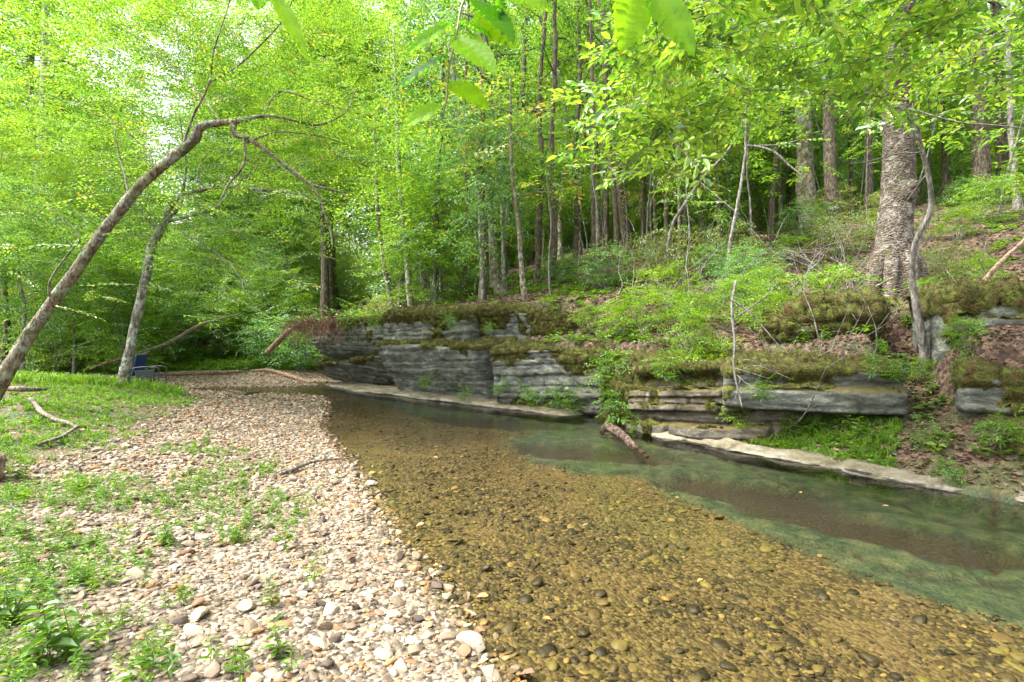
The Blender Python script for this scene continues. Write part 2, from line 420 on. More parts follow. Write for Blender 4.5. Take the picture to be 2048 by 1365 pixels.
def bark_mat(name, cols, scale=7, lichen=(.45, .5, .42), lich=.45, bstr=.8, moss=0.0, zs=.35):
    m, nt, nd, lk = new_mat(name)
    tc = nd.new('ShaderNodeTexCoord'); mp = nd.new('ShaderNodeMapping'); lk.new(tc.outputs['Object'], mp.inputs[0]); mp.inputs['Scale'].default_value = (1, 1, zs)
    n1 = noise(nd, lk, scale*3, 6, .7, mp.outputs[0], .6); n2 = noise(nd, lk, scale*.35, 4, .6, tc.outputs['Object']); n3 = noise(nd, lk, scale*.9, 6, .75, tc.outputs['Object'], .5)
    r = ramp(nd, [(.40, cols[0]), (.5, cols[1]), (.62, cols[2])]); lk.new(n1.outputs[0], r.inputs[0])
    c = mix(nd, lk, maprange(nd, lk, n3.outputs[0], 1-lich, 1-lich+.05, 0, .85), r.outputs[0], lichen)
    if moss:
        c = mix(nd, lk, maprange(nd, lk, n2.outputs[0], 1-moss, 1.1-moss, 0, .85), c, (.07, .09, .015))
    vo = nd.new('ShaderNodeTexVoronoi'); vo.inputs['Scale'].default_value = scale*3.2; lk.new(mp.outputs[0], vo.inputs['Vector'])
    ad = nd.new('ShaderNodeMath'); lk.new(n1.outputs[0], ad.inputs[0]); lk.new(vo.outputs[0], ad.inputs[1])
    p = nd.new('ShaderNodeBsdfPrincipled'); lk.new(c, p.inputs['Base Color']); p.inputs['Roughness'].default_value = .9
    lk.new(bump(nd, lk, ad.outputs[0], bstr, .03), p.inputs['Normal'])
    o = nd.new('ShaderNodeOutputMaterial'); lk.new(p.outputs[0], o.inputs[0]); return m
B_BROWN = bark_mat("bark_brown", [(.06, .045, .03), (.17, .125, .085), (.30, .24, .17)], 7, (.30, .34, .25), .5, 1.0, .46)
B_PALE = bark_mat("bark_pale", [(.06, .052, .04), (.16, .145, .115), (.28, .26, .21)], 6, (.42, .45, .39), .5, .6, .35)
B_DARK = bark_mat("bark_dark", [(.035, .028, .02), (.10, .08, .055), (.2, .16, .11)], 6, (.25, .27, .2), .35, .9, .4)
B_GREY = bark_mat("bark_grey", [(.09, .08, .075), (.2, .185, .165), (.32, .30, .28)], 6, (.42, .42, .4), .38, .8)
B_BIG = bark_mat("bark_cobbled", [(.04, .03, .022), (.125, .098, .072), (.24, .2, .155)], 7, (.33, .31, .26), .47, 1.3, .42, zs=1.6)
B_DRIFT = bark_mat("weathered_wood", [(.07, .055, .04), (.18, .15, .11), (.30, .26, .2)], 8, (.5, .47, .4), .35, .6)
B_LOG = bark_mat("fallen_wood", [(.09, .06, .035), (.24, .16, .10), (.40, .29, .19)], 8, (.3, .25, .16), .3, .8)
B_WETLOG = bark_mat("wet_log_wood", [(.02, .012, .008), (.085, .05, .035), (.2, .135, .10)], 5, (.26, .19, .15), .38, 1.2, zs=1)

def ground_mat():
    m, nt, nd, lk = new_mat("ground_cover")
    tc = nd.new('ShaderNodeTexCoord'); O = tc.outputs['Object']
    hill, grass, wet, slab, hol = [attr(nd, k).outputs['Fac'] for k in ('hill', 'grass', 'wet', 'slab', 'hol')]
    def vor(sc):
        v = nd.new('ShaderNodeTexVoronoi'); v.inputs['Scale'].default_value = sc; v.inputs['Randomness'].default_value = 1; lk.new(O, v.inputs['Vector']); return v
    v1 = vor(38); v2 = vor(16)
    sx = nd.new('ShaderNodeSeparateColor'); lk.new(v1.outputs['Color'], sx.inputs[0])
    gr = ramp(nd, [(0, (.05, .04, .028)), (.35, (.14, .11, .074)), (.6, (.23, .19, .135)), (.85, (.31, .27, .2)), (1, (.18, .10, .045))]); lk.new(sx.outputs[0], gr.inputs[0])
    un = ramp(nd, [(0, (.02, .015, .006)), (.3, (.05, .038, .013)), (.6, (.095, .072, .025)), (.85, (.19, .145, .06)), (1, (.10, .09, .012))]); lk.new(sx.outputs[0], un.inputs[0])
    nl = noise(nd, lk, 1.6, 5, .6, O)
    un2 = mix(nd, lk, maprange(nd, lk, nl.outputs[0], .45, .68, .0, .6), un.outputs[0], (.17, .125, .05))
    c = mix(nd, lk, wet, gr.outputs[0], un2)
    # bedrock slabs: algae green on the rims, dark silt in the hollows
    ns = noise(nd, lk, 5, 6, .65, O, .4); ns2 = noise(nd, lk, 30, 4, .6, O)
    sr = ramp(nd, [(.38, (.018, .036, .02)), (.5, (.042, .076, .038)), (.64, (.10, .115, .058))]); lk.new(ns.outputs[0], sr.inputs[0])
    hr = ramp(nd, [(.35, (.014, .012, .007)), (.55, (.032, .027, .015)), (.7, (.07, .055, .03))]); lk.new(ns2.outputs[0], hr.inputs[0])
    sc = mix(nd, lk, hol, sr.outputs[0], hr.outputs[0])
    c = mix(nd, lk, slab, c, sc)
    # hillside leaf litter
    s2 = nd.new('ShaderNodeSeparateColor'); lk.new(v2.outputs['Color'], s2.inputs[0])
    lr = ramp(nd, [(0, (.025, .014, .009)), (.4, (.075, .045, .028)), (.75, (.14, .088, .058)), (1, (.2, .13, .085))]); lk.new(s2.outputs[1], lr.inputs[0])
    nh = noise(nd, lk, 1.1, 5, .6, O)
    lr2 = mix(nd, lk, maprange(nd, lk, nh.outputs[0], .50, .66, 0, .7), lr.outputs[0], (.06, .085, .02))
    c = mix(nd, lk, hill, c, lr2)
    ng = noise(nd, lk, 2.2, 6, .7, O)
    gg = ramp(nd, [(.35, (.16, .10, .06)), (.5, (.09, .09, .03)), (.62, (.05, .10, .02))]); lk.new(ng.outputs[0], gg.inputs[0])
    c = mix(nd, lk, grass, c, gg.outputs[0])
    p = nd.new('ShaderNodeBsdfPrincipled'); lk.new(c, p.inputs['Base Color']); p.inputs['Roughness'].default_value = .9
    ad = nd.new('ShaderNodeMath'); ad.operation = 'ADD'; lk.new(v1.outputs['Distance'], ad.inputs[0]); lk.new(v2.outputs['Distance'], ad.inputs[1])
    iv = nd.new('ShaderNodeMath'); iv.operation = 'SUBTRACT'; iv.inputs[0].default_value = 1; lk.new(ad.outputs[0], iv.inputs[1])
    lk.new(bump(nd, lk, iv.outputs[0], .7, .03), p.inputs['Normal'])
    o = nd.new('ShaderNodeOutputMaterial'); lk.new(p.outputs[0], o.inputs[0]); return m
def stone_mat(name, stops, rough=.75, speck=.35):
    m, nt, nd, lk = new_mat(name)
    tc = nd.new('ShaderNodeTexCoord'); a = attr(nd)
    r = ramp(nd, stops, 'LINEAR'); lk.new(a.outputs['Fac'], r.inputs[0])
    n = noise(nd, lk, 35, 6, .65, tc.outputs['Object']); n2 = noise(nd, lk, 9, 3, .6, tc.outputs['Object'])
    c = mix(nd, lk, maprange(nd, lk, n.outputs[0], .35, .7, 0, speck), r.outputs[0], (.55, .5, .42), 'OVERLAY')
    c = mix(nd, lk, maprange(nd, lk, n2.outputs[0], .5, .7, 0, .35), c, (.40, .28, .16), 'MULTIPLY')
    p = nd.new('ShaderNodeBsdfPrincipled'); lk.new(c, p.inputs['Base Color']); p.inputs['Roughness'].default_value = rough
    lk.new(bump(nd, lk, n.outputs[0], .35, .01), p.inputs['Normal'])
    o = nd.new('ShaderNodeOutputMaterial'); lk.new(p.outputs[0], o.inputs[0]); return m
M_STONE = stone_mat("dry_creek_stone", [(0, (.05, .038, .026)), (.12, (.12, .088, .058)), (.3, (.21, .165, .108)), (.5, (.29, .245, .175)), (.74, (.38, .34, .265)), (.83, (.17, .10, .06)), (.9, (.27, .15, .06)), (.95, (.40, .36, .28)), (1, (.46, .43, .36))])
M_WETST = stone_mat("wet_creek_stone", [(0, (.016, .013, .008)), (.2, (.04, .031, .015)), (.42, (.085, .066, .025)), (.6, (.14, .105, .04)), (.78, (.15, .14, .03)), (.9, (.26, .19, .07)), (1, (.26, .12, .035))], .55, .3)

def rock_mat(name, cols, streak=1.0, moss=.5, pale=.3):
    m, nt, nd, lk = new_mat(name)
    geo = nd.new('ShaderNodeNewGeometry'); tc = nd.new('ShaderNodeTexCoord'); O = tc.outputs['Object']
    mp = nd.new('ShaderNodeMapping'); lk.new(O, mp.inputs[0]); mp.inputs['Scale'].default_value = (1.3, 1.3, 4)
    mp2 = nd.new('ShaderNodeMapping'); lk.new(O, mp2.inputs[0]); mp2.inputs['Scale'].default_value = (5, 5, .8)
    n1 = noise(nd, lk, 2.2, 8, .68, mp.outputs[0], .5); n2 = noise(nd, lk, 1.1, 5, .6, O); n3 = noise(nd, lk, 16, 6, .7, O); n4 = noise(nd, lk, 1.2, 5, .65, mp2.outputs[0])
    r = ramp(nd, [(.36, cols[0]), (.46, cols[1]), (.56, cols[2]), (.66, cols[3])]); lk.new(n1.outputs[0], r.inputs[0])
    c = mix(nd, lk, maprange(nd, lk, n4.outputs[0], .5, .7, 0, .6*streak), r.outputs[0], (.045, .05, .035))
    c = mix(nd, lk, maprange(nd, lk, n3.outputs[0], .56, .68, 0, pale), c, (.42, .43, .38))
    c = mix(nd, lk, maprange(nd, lk, n2.outputs[0], .52, .66, 0, .55*moss), c, (.07, .075, .02))
    sp = nd.new('ShaderNodeSeparateXYZ'); lk.new(geo.outputs['Normal'], sp.inputs[0])
    up = maprange(nd, lk, sp.outputs[2], .35, .75, 0, 1)
    um = nd.new('ShaderNodeMath'); um.operation = 'MULTIPLY'; lk.new(up, um.inputs[0]); lk.new(maprange(nd, lk, n2.outputs[0], .3, .5, .1, moss*1.5), um.inputs[1]); um.use_clamp = True
    nm = noise(nd, lk, 12, 4, .6, O)
    mr = ramp(nd, [(.35, (.10, .055, .025)), (.5, (.10, .085, .015)), (.65, (.14, .12, .02))]); lk.new(nm.outputs[0], mr.inputs[0])
    c = mix(nd, lk, um.outputs[0], c, mr.outputs[0])
    p = nd.new('ShaderNodeBsdfPrincipled'); lk.new(c, p.inputs['Base Color']); p.inputs['Roughness'].default_value = .8
    ad = nd.new('ShaderNodeMath'); lk.new(n1.outputs[0], ad.inputs[0]); lk.new(n3.outputs[0], ad.inputs[1])
    lk.new(bump(nd, lk, ad.outputs[0], 1.0, .035), p.inputs['Normal'])
    o = nd.new('ShaderNodeOutputMaterial'); lk.new(p.outputs[0], o.inputs[0]); return m
M_ROCK = rock_mat("limestone_grey", [(.035, .038, .03), (.09, .102, .085), (.155, .17, .142), (.34, .345, .29)])
M_ROCKB = rock_mat("limestone_mossy", [(.028, .024, .015), (.075, .062, .042), (.14, .12, .088), (.30, .285, .24)], .9, .95, .28)
M_PALE = rock_mat("limestone_pale", [(.07, .06, .045), (.22, .20, .155), (.34, .31, .25), (.46, .43, .36)], .6, .35, .4)
def moss_mat():
    m, nt, nd, lk = new_mat("moss")
    tc = nd.new('ShaderNodeTexCoord'); n = noise(nd, lk, 9, 5, .65, tc.outputs['Object']); n2 = noise(nd, lk, 60, 4, .6, tc.outputs['Object'])
    r = ramp(nd, [(.36, (.10, .05, .015)), (.46, (.07, .065, .010)), (.56, (.10, .115, .014)), (.66, (.17, .21, .025))]); lk.new(n.outputs[0], r.inputs[0])
    c = mix(nd, lk, maprange(nd, lk, n2.outputs[0], .4, .7, 0, .6), r.outputs[0], (.04, .04, .008))
    p = nd.new('ShaderNodeBsdfPrincipled'); lk.new(c, p.inputs['Base Color']); p.inputs['Roughness'].default_value = 1
    lk.new(bump(nd, lk, n2.outputs[0], 1, .03), p.inputs['Normal'])
    o = nd.new('ShaderNodeOutputMaterial'); lk.new(p.outputs[0], o.inputs[0]); return m
M_MOSS = moss_mat()
def plain(name, col, rough=.6, metal=0):
    m, nt, nd, lk = new_mat(name)
    tc = nd.new('ShaderNodeTexCoord'); n = noise(nd, lk, 25, 3, .5, tc.outputs['Object'])
    c = mix(nd, lk, maprange(nd, lk, n.outputs[0], .3, .7, 0, .35), col, tuple(x*.6 for x in col))
    p = nd.new('ShaderNodeBsdfPrincipled'); lk.new(c, p.inputs['Base Color']); p.inputs['Roughness'].default_value = rough; p.inputs['Metallic'].default_value = metal
    o = nd.new('ShaderNodeOutputMaterial'); lk.new(p.outputs[0], o.inputs[0]); return m
def water_mat():
    m, nt, nd, lk = new_mat("creek_water")
    tc = nd.new('ShaderNodeTexCoord'); mp = nd.new('ShaderNodeMapping'); lk.new(tc.outputs['Object'], mp.inputs[0]); mp.inputs['Scale'].default_value = (1, 1.6, 1)
    n1 = noise(nd, lk, 3.0, 3, .5, mp.outputs[0]); n2 = noise(nd, lk, 14, 3, .6, mp.outputs[0]); 
    ad = nd.new('ShaderNodeMath'); ad.operation = 'MULTIPLY_ADD'; lk.new(n2.outputs[0], ad.inputs[0]); ad.inputs[1].default_value = .3; lk.new(n1.outputs[0], ad.inputs[2])
    nrm = bump(nd, lk, ad.outputs[0], .2, .03)
    fr = nd.new('ShaderNodeFresnel'); fr.inputs['IOR'].default_value = 1.333; lk.new(nrm, fr.inputs['Normal'])
    gl = nd.new('ShaderNodeBsdfGlossy'); gl.inputs['Roughness'].default_value = .015; lk.new(nrm, gl.inputs['Normal'])
    tr = nd.new('ShaderNodeBsdfTransparent'); tr.inputs[0].default_value = (.94, .90, .78, 1)
    mx = nd.new('ShaderNodeMixShader'); lk.new(fr.outputs[0], mx.inputs[0]); lk.new(tr.outputs[0], mx.inputs[1]); lk.new(gl.outputs[0], mx.inputs[2])
    o = nd.new('ShaderNodeOutputMaterial'); lk.new(mx.outputs[0], o.inputs[0]); return m
M_WATER = water_mat()

# ------------------------------------------------------------------ ground and water
def graded(lo, a, b, hi, step, grow=1.09):
    c = list(np.arange(a, b, step)); s = step; x = c[-1]
    while x < hi: s *= grow; x += s; c.append(x)
    s = step; x = a
    while x > lo: s *= grow; x -= s; c.insert(0, x)
    return np.array(c)
gx = graded(-110, -8, 8.5, 110, .07); gy_ = graded(-8, 1.8, 19, 150, .07)
X, Y = np.meshgrid(gx, gy_); Z = height(X, Y)
nx, ny = len(gx), len(gy_)
g = Geo(); i = np.arange(ny-1)[:, None]*nx; j = np.arange(nx-1)[None]
g.add(np.stack([X, Y, Z], -1).reshape(-1, 3), None, np.stack([i+j, i+j+1, i+nx+j+1, i+nx+j], -1).reshape(-1, 4))
gm = g.mesh("ground", True)
for k, a in zip(('hill', 'grass', 'wet', 'slab', 'hol'), masks(X, Y)):
    at = gm.attributes.new(k, 'FLOAT', 'POINT'); at.data.foreach_set('value', np.asarray(a, np.float32).ravel())
tag(link("ground", gm, ground_mat()), kind='structure')
g = Geo()
wx = np.linspace(-14, 14, 60); wy = np.linspace(-8, 22, 60); WX, WY = np.meshgrid(wx, wy)
i = np.arange(59)[:, None]*60; j = np.arange(59)[None]
g.add(xy3(WX, WY, 0).reshape(-1, 3), None, np.stack([i+j, i+j+1, i+60+j+1, i+60+j], -1).reshape(-1, 4))
tag(link("water", g.mesh("water", True), M_WATER), kind='structure')

# ------------------------------------------------------------------ rock
SPIKE = Tmpl()
_r = np.random.default_rng(5)
for k in range(6):
    a = _r.uniform(0, 6.28); SPIKE.V.append(np.array([[-.12, 0, 0], [.12, 0, 0], [math.cos(a)*.6, math.sin(a)*.6, _r.uniform(.6, 1.1)]])@np.array([[math.cos(a+1.5), math.sin(a+1.5), 0], [-math.sin(a+1.5), math.cos(a+1.5), 0], [0, 0, 1]])+[math.cos(a)*.3, math.sin(a)*.3, 0])
    SPIKE.T.append(np.array([[0, 1, 2]])+3*k); SPIKE.tl.append(k); SPIKE.k += 1
SPIKE.done()
def frame_to(nrm):
    n = nrm/(np.linalg.norm(nrm, axis=1)[:, None]+1e-9); u = np.cross(n, np.array([.31, .52, .1])); u /= np.linalg.norm(u, axis=1)[:, None]+1e-9
    w = np.cross(n, u); return np.stack([u, w, n], -1)
def rock(name, label, path, z0, z1, depth=1.0, prof=((0, 0), (1, 0)), layer=.13, lamp=.05, lump=.08, seed=0, mat=None, moss=.5, mossdown=.2, res=.035, dip=0.0, round_=.2, fuzz=110, cat='rock ledge', topslope=.12, mossamp=.05):
    path = np.asarray(path, float); s = np.r_[0, np.cumsum(np.linalg.norm(np.diff(path, axis=0), axis=1))]; L = s[-1]
    nu = max(12, int(L/res)); t = np.linspace(0, L, nu)
    # squeeze samples towards both ends for round corners
    px = np.interp(t, s, path[:, 0]); py = np.interp(t, s, path[:, 1])
    k = 7; ker = np.ones(k)/k; pxs = np.convolve(np.pad(px, k//2, 'edge'), ker, 'valid'); pys = np.convolve(np.pad(py, k//2, 'edge'), ker, 'valid')
    dx = np.gradient(pxs); dy = np.gradient(pys); l = np.hypot(dx, dy); nxv, nyv = -dy/l, dx/l
    z0a = np.interp(t, s, np.broadcast_to(z0, len(path))); z1a = np.interp(t, s, np.broadcast_to(z1, len(path)))
    H = float(np.max(z1a-z0a)); nz = max(6, int(H/(res*.75))); nt_ = max(5, int(depth/(res*2.5))); 
    v = np.concatenate([np.linspace(0, 1, nz), 1+np.linspace(0, 1, nt_+1)[1:], [3.0]])
    U, Vv = np.meshgrid(t, v, indexing='ij')
    f = np.clip(Vv, 0, 1); b = np.clip(Vv-1, 0, 1)
    zz = z0a[:, None]+(z1a-z0a)[:, None]*f
    P3 = np.stack([pxs[:, None]+0*f, pys[:, None]+0*f, zz], -1)
    pr = np.interp(f, [q[0] for q in prof], [q[1] for q in prof])
    wz = (zz+dip*U+.05*fbm(P3*np.array([.9, .9, 0.6]), 2, seed))/layer
    # uneven layers
    wz = wz+.35*np.sin(wz*1.3+seed)
    li = np.floor(wz); lf = wz-li
    lay = _h(li.astype(int), (li*0).astype(int)+seed, (U/1.7).astype(int)*0, 3)*2-1
    lay2 = vnoise(np.stack([U*.9, li*7.7, li*0], -1), seed+4)
    groove = -np.exp(-((lf-.04)/.07)**2)-np.exp(-((lf-.98)/.06)**2)
    off = pr+lamp*(lay*.7+lay2*1.0)+lamp*.7*groove+lump*fbm(P3*np.array([1.3, 1.3, 1.8]), 4, seed+9)+.012*fbm(P3*14, 3, seed+12)
    # broken blocks: vertical joints
    jn = np.abs(vnoise(np.stack([U*1.6+.2*zz, li*3.1, li*0], -1), seed+20)); off = off-lamp*1.0*sstep(.05, 0, jn)
    off = off-.06*sstep(.93, 1, f)**2
    te = np.minimum(U, L-U); q = np.clip(1-te/round_, 0, 1); off = off-depth*.8*(1-np.sqrt(np.clip(1-q*q, 0, 1)))
    off = off-b*depth
    top = b*topslope*depth+.05*fbm(P3*3+b[..., None]*3, 3, seed+2)*sstep(.9, 1, f)
    zb = zz+top
    last = Vv > 2.5; zb = np.where(last, z0a[:, None]-.1, zb)
    W = np.stack([pxs[:, None]+nxv[:, None]*off, pys[:, None]+nyv[:, None]*off, zb], -1)
    n, m_ = W.shape[:2]
    i = np.arange(n-1)[:, None]*m_; j = np.arange(m_-1)[None]
    Q = np.stack([i+j, i+m_+j, i+m_+j+1, i+j+1], -1).reshape(-1, 4)[:, ::-1]
    # bottom
    i1 = np.arange(n-1)*m_; Qb = np.stack([i1, i1+m_-1, i1+2*m_-1, i1+m_], -1)[:, ::-1]
    V = W.reshape(-1, 3); c0 = W[0].mean(0); c1 = W[-1].mean(0); V = np.vstack([V, c0, c1]); j = np.arange(m_); jj = (j+1) % m_
    T = np.vstack([np.stack([j, jj, j*0+n*m_], -1), np.stack([(n-1)*m_+jj, (n-1)*m_+j, j*0+n*m_+1], -1)])
    g = Geo(); g.add(V, T, np.vstack([Q, Qb]))
    base = W[n//2, 0].copy(); root = thing(name, label, cat, base)
    body = part(g, 'stone', mat or M_ROCK, root, True)
    du = np.gradient(W, axis=0); dv = np.gradient(W, axis=1); N = -np.cross(du, dv); N /= np.linalg.norm(N, axis=-1)[..., None]+1e-9
    if N[n//2, nz//2] @ np.array([nxv[n//2], nyv[n//2], 0]) < 0: N = -N
    if moss > 0:
        nn = fbm(W*1.8, 3, seed+31); hgt = z1a[:, None]-zz
        md = sstep(mossdown*1.3, 0, hgt+.12*nn-.05)*1.1+sstep(.45, .85, N[..., 2])*.7
        md = md+(moss-.72)*1.5+1.5*nn+1.0*fbm(W*np.array([4, 4, 2.2]), 3, seed+33)-.45*sstep(0, .35, b*depth)
        md[:, -1] = -1
        mk = np.clip(md-.35, 0, 1)
        bb = .25+2.2*np.clip(fbm(W*6, 3, seed+40)+.25, 0, 1)
        Wm = W+(N*.6+np.array([0, 0, .4]))*(mk**.5*mossamp*1.1*bb)[..., None]-N*.012*(mk <= 0)[..., None]
        i = np.arange(n-1)[:, None]*m_; j = np.arange(m_-1)[None]
        Qm = np.stack([i+j, i+m_+j, i+m_+j+1, i+j+1], -1).reshape(-1, 4)[:, ::-1]
        keep = (mk.ravel()[Qm] > 0).sum(1) >= 3; Qm = Qm[keep]
        if len(Qm):
            used = np.unique(Qm); mp_ = np.full(n*m_, -1); mp_[used] = np.arange(len(used))
            gm_ = Geo(); gm_.add(Wm.reshape(-1, 3)[used], None, mp_[Qm])
            nf = int(len(Qm)*fuzz/60); pick = Qm[rng.integers(0, len(Qm), nf)]
            wgt = rng.dirichlet([1, 1, 1, 1], nf); pos = (Wm.reshape(-1, 3)[pick]*wgt[..., None]).sum(1); nr = N.reshape(-1, 3)[pick[:, 0]]*.7+[0, 0, .35]
            M = frame_to(nr+.5*rng.standard_normal(nr.shape))*rng.uniform(.015, .055, nf)[:, None, None]
            batch(gm_, SPIKE, M, pos)
            part(gm_, 'moss', M_MOSS, root, True)
    return root, W, N
def ln(*pts): return [tuple(p) for p in pts]

rock("rock_ledge", "long grey block with undercut foot and mossy cap rising straight from water at mid creek",
     ln((1.95, 10.15), (1.5, 10.35), (.4, 11.2), (-.55, 11.85)), -.25, [1.27, 1.27, 1.3, 1.34], 1.6,
     ((0, -.45), (.12, -.22), (.2, -.05), (.42, .02), (.7, .02), (1, .06)), .17, .055, .09, 3, moss=.62, mossdown=.25, dip=.06)
rock("rock_ledge", "pale grey block leaning out over dark hollow beside the mid creek pale shelf",
     ln((-.72, 11.95), (-1.6, 12.75), (-2.8, 13.7), (-3.75, 14.55)), -.2, [1.36, 1.38, 1.42, 1.45], 1.5,
     ((0, -.75), (.15, -.5), (.3, -.38), (.55, -.12), (.8, .12), (1, .22)), .22, .035, .12, 8, moss=.35, mossdown=.1, dip=.03)
rock("rock_ledge", "upper grey tier with ragged moss fringe above the two long creek blocks",
     ln((1.9, 12.1), (1.2, 12.35), (.0, 13.0), (-1.0, 13.4)), .9, [2.0, 2.1, 2.32, 2.42], 1.6, ((0, -.1), (.4, 0), (1, -.08)), .2, .04, .2, 13, moss=.72, mossdown=.5, mossamp=.09, fuzz=120)
rock("rock_ledge", "layered upper tier carrying moss and orange leaves beneath slim pale trunk",
     ln((-1.0, 13.15), (-1.9, 13.75), (-2.9, 14.3), (-3.85, 14.95)), 1.2, [2.3, 2.25, 2.28, 2.3], 1.5, ((0, 0), (1, .05)), .16, .035, .08, 17, moss=.8, mossdown=.28, mossamp=.08)
rock("rock_ledge", "farthest overhanging grey bluff draped with reddish dead vines",
     ln((-3.6, 15.6), (-4.5, 16.1), (-5.8, 17.0), (-7.2, 18.4)), .75, [2.15, 2.2, 2.15, 1.9], 2.0, ((0, -.7), (.25, -.15), (.6, .1), (1, .0)), .22, .05, .16, 23, moss=.5, mossdown=.2)
rock("rock_slab", "low dark slanting slab wedged beneath the farthest overhanging bluff",
     ln((-3.7, 15.9), (-4.6, 16.2), (-5.9, 16.9), (-7.0, 18.0)), .1, [1.1, .95, .78, .62], 1.6, ((0, -.7), (.4, -.3), (1, .15)), .14, .05, .06, 29, moss=.35, dip=-.15, cat='rock slab')
# near right strata
rock("rock_ledge", "stack of thin brown layers stepping down to the creek behind the wet log",
     ln((4.9, 6.55), (4.0, 6.98), (3.3, 7.35), (2.75, 7.75), (2.2, 8.35), (1.95, 9.0)), .0, [1.2, 1.2, 1.15, 1.1, 1.05, 1.0], 1.6,
     ((0, .1), (.25, .06), (.5, .0), (.72, -.1), (.85, -.2), (1, -.05)), .15, .1, .08, 37, mat=M_ROCKB, moss=.5, dip=.09, res=.028, mossdown=.12)
rock("rock_slab", "smooth blue-grey overhanging slab with dark shadow gap below mossy roots",
     ln((5.05, 6.3), (4.5, 6.42), (3.8, 6.8), (2.9, 7.35)), .52, [1.14, 1.14, 1.12, 1.05], 1.4, ((0, -.4), (.1, .0), (.5, .06), (.7, -.08), (1, .04)), .19, .04, .07, 41, moss=.42, mossdown=.1, dip=.07, cat='rock slab')
rock("rock_ledge", "mossy corner bluff thick with hanging leaves between long block and layered ledge",
     ln((2.15, 8.7), (1.95, 9.2), (1.85, 9.9), (2.0, 10.4)), -.1, [1.1, 1.15, 1.2, 1.25], 1.3, ((0, .1), (.5, 0), (1, -.1)), .2, .06, .15, 47, mat=M_ROCKB, moss=.85, mossdown=.7, mossamp=.07)
rock("boulder", "rounded mossy boulder perched below the huge cobbled trunk",
     ln((5.55, 7.35), (5.3, 7.4), (4.9, 7.6), (4.3, 7.95), (3.9, 8.3)), 1.35, [2.1, 2.15, 2.1, 2.0, 1.85], 1.0, ((0, -.35), (.3, -.05), (.7, .05), (1, -.15)), .2, .05, .15, 53, mat=M_ROCKB, moss=.74, mossdown=.6, mossamp=.09, fuzz=120, cat='boulder', round_=.3)
rock("boulder", "tall grey boulder with hanging brown moss uphill at the right edge",
     ln((8.0, 5.9), (7.0, 6.25), (6.2, 6.55), (5.65, 6.85)), .95, [2.1, 2.15, 2.15, 2.1], 1.3, ((0, -.4), (.3, -.05), (.7, .1), (1, .05)), .25, .05, .12, 59, moss=.68, mossdown=.35, mossamp=.09, fuzz=120, cat='boulder')
rock("boulder", "layered boulder with bright moss cushion on its left shoulder at right edge",
     ln((6.9, 4.3), (5.9, 5.05), (5.35, 5.5), (4.98, 5.88)), .55, [1.12, 1.15, 1.18, 1.15], 1.1, ((0, -.3), (.3, .0), (.8, .05), (1, -.05)), .13, .06, .08, 61, moss=.62, mossdown=.3, mossamp=.08, fuzz=120, cat='boulder')
rock("boulder", "lowest dark mossy boulder above the broken pale shelf at right edge",
     ln((7.2, 3.3), (5.9, 4.3), (5.2, 4.9), (4.93, 5.2)), .1, [.62, .62, .6, .55], 1.0, ((0, -.15), (.5, .05), (1, -.1)), .14, .06, .1, 67, mat=M_ROCKB, moss=.75, mossdown=.5, fuzz=120, cat='boulder')
# pale shelves at the waterline
rock("rock_shelf", "pale cream limestone shelf running along the waterline below grassy slope",
     ln((4.47, 4.93), (4.3, 5.12), (4.2, 5.4), (3.88, 5.8), (3.78, 6.08), (3.42, 6.5), (3.3, 6.78), (2.92, 7.15), (2.66, 7.6), (2.35, 7.9), (2.15, 8.25)), -.2, [.05, .085, .05, .075, .04, .07, .04, .06, .03, .05, .03], .2, ((0, -.14), (.6, -.10), (.7, .03), (1, .0)), .03, .05, .2, 71, mat=M_PALE, moss=0, res=.025, round_=.12, cat='rock shelf', topslope=.2)
rock("rock_shelf", "short pale limestone shelf beyond the leaf-filled cleft at right edge",
     ln((6.8, 2.6), (5.4, 3.8), (4.98, 4.2), (4.76, 4.5), (4.56, 4.7)), -.2, [.09, .06, .10, .06, .08], .4, ((0, -.12), (.6, -.06), (.68, .04), (1, .05)), .035, .03, .14, 73, mat=M_PALE, moss=0, res=.025, round_=.1, cat='rock shelf', topslope=.2)
rock("rock_shelf", "thin pale limestone shelf at the foot of the long grey creek blocks",
     ln((1.3, 10.2), (.3, 11.0), (-.6, 11.65), (-2.2, 13.0), (-3.6, 14.5), (-5.2, 16.0), (-6.6, 17.9)), -.2, [.03, .06, .07, .08, .07, .06, .04], 1.0, ((0, -.1), (.7, -.06), (.75, .05), (1, .06)), .035, .02, .25, 79, mat=M_PALE, moss=0, res=.04, round_=.3, cat='rock shelf', topslope=.05)

# ------------------------------------------------------------------ stones
def ico(sub):
    import bmesh
    bm = bmesh.new(); bmesh.ops.create_icosphere(bm, subdivisions=sub, radius=1)
    bm.verts.ensure_lookup_table(); V = np.array([v.co[:] for v in bm.verts]); T = np.array([[v.index for v in f.verts] for f in bm.faces]); bm.free(); return V, T
def stone_tmpl(sub, seed, flat=.5, ang=.8):
    r = np.random.default_rng(seed); V, T = ico(sub); V = V.copy()
    for _ in range(12):
        n = r.standard_normal(3); n /= np.linalg.norm(n); c = r.uniform(.36, .8); d = V@n
        V = V-np.clip(d-c, 0, None)[:, None]*n*ang
    V = V*(1+.06*fbm(V*2.2+seed, 3, seed))[:, None]*[1, r.uniform(.6, .9), flat*r.uniform(.7, 1.3)]
    t = Tmpl(); t.V = [V]; t.T = [T]; t.tl = [0]*len(T); t.k = 1; return t.done()
ST_LO = [stone_tmpl(1, i) for i in range(8)]; ST_MD = [stone_tmpl(2, 20+i) for i in range(8)]; ST_HI = [stone_tmpl(3, 40+i) for i in range(8)]
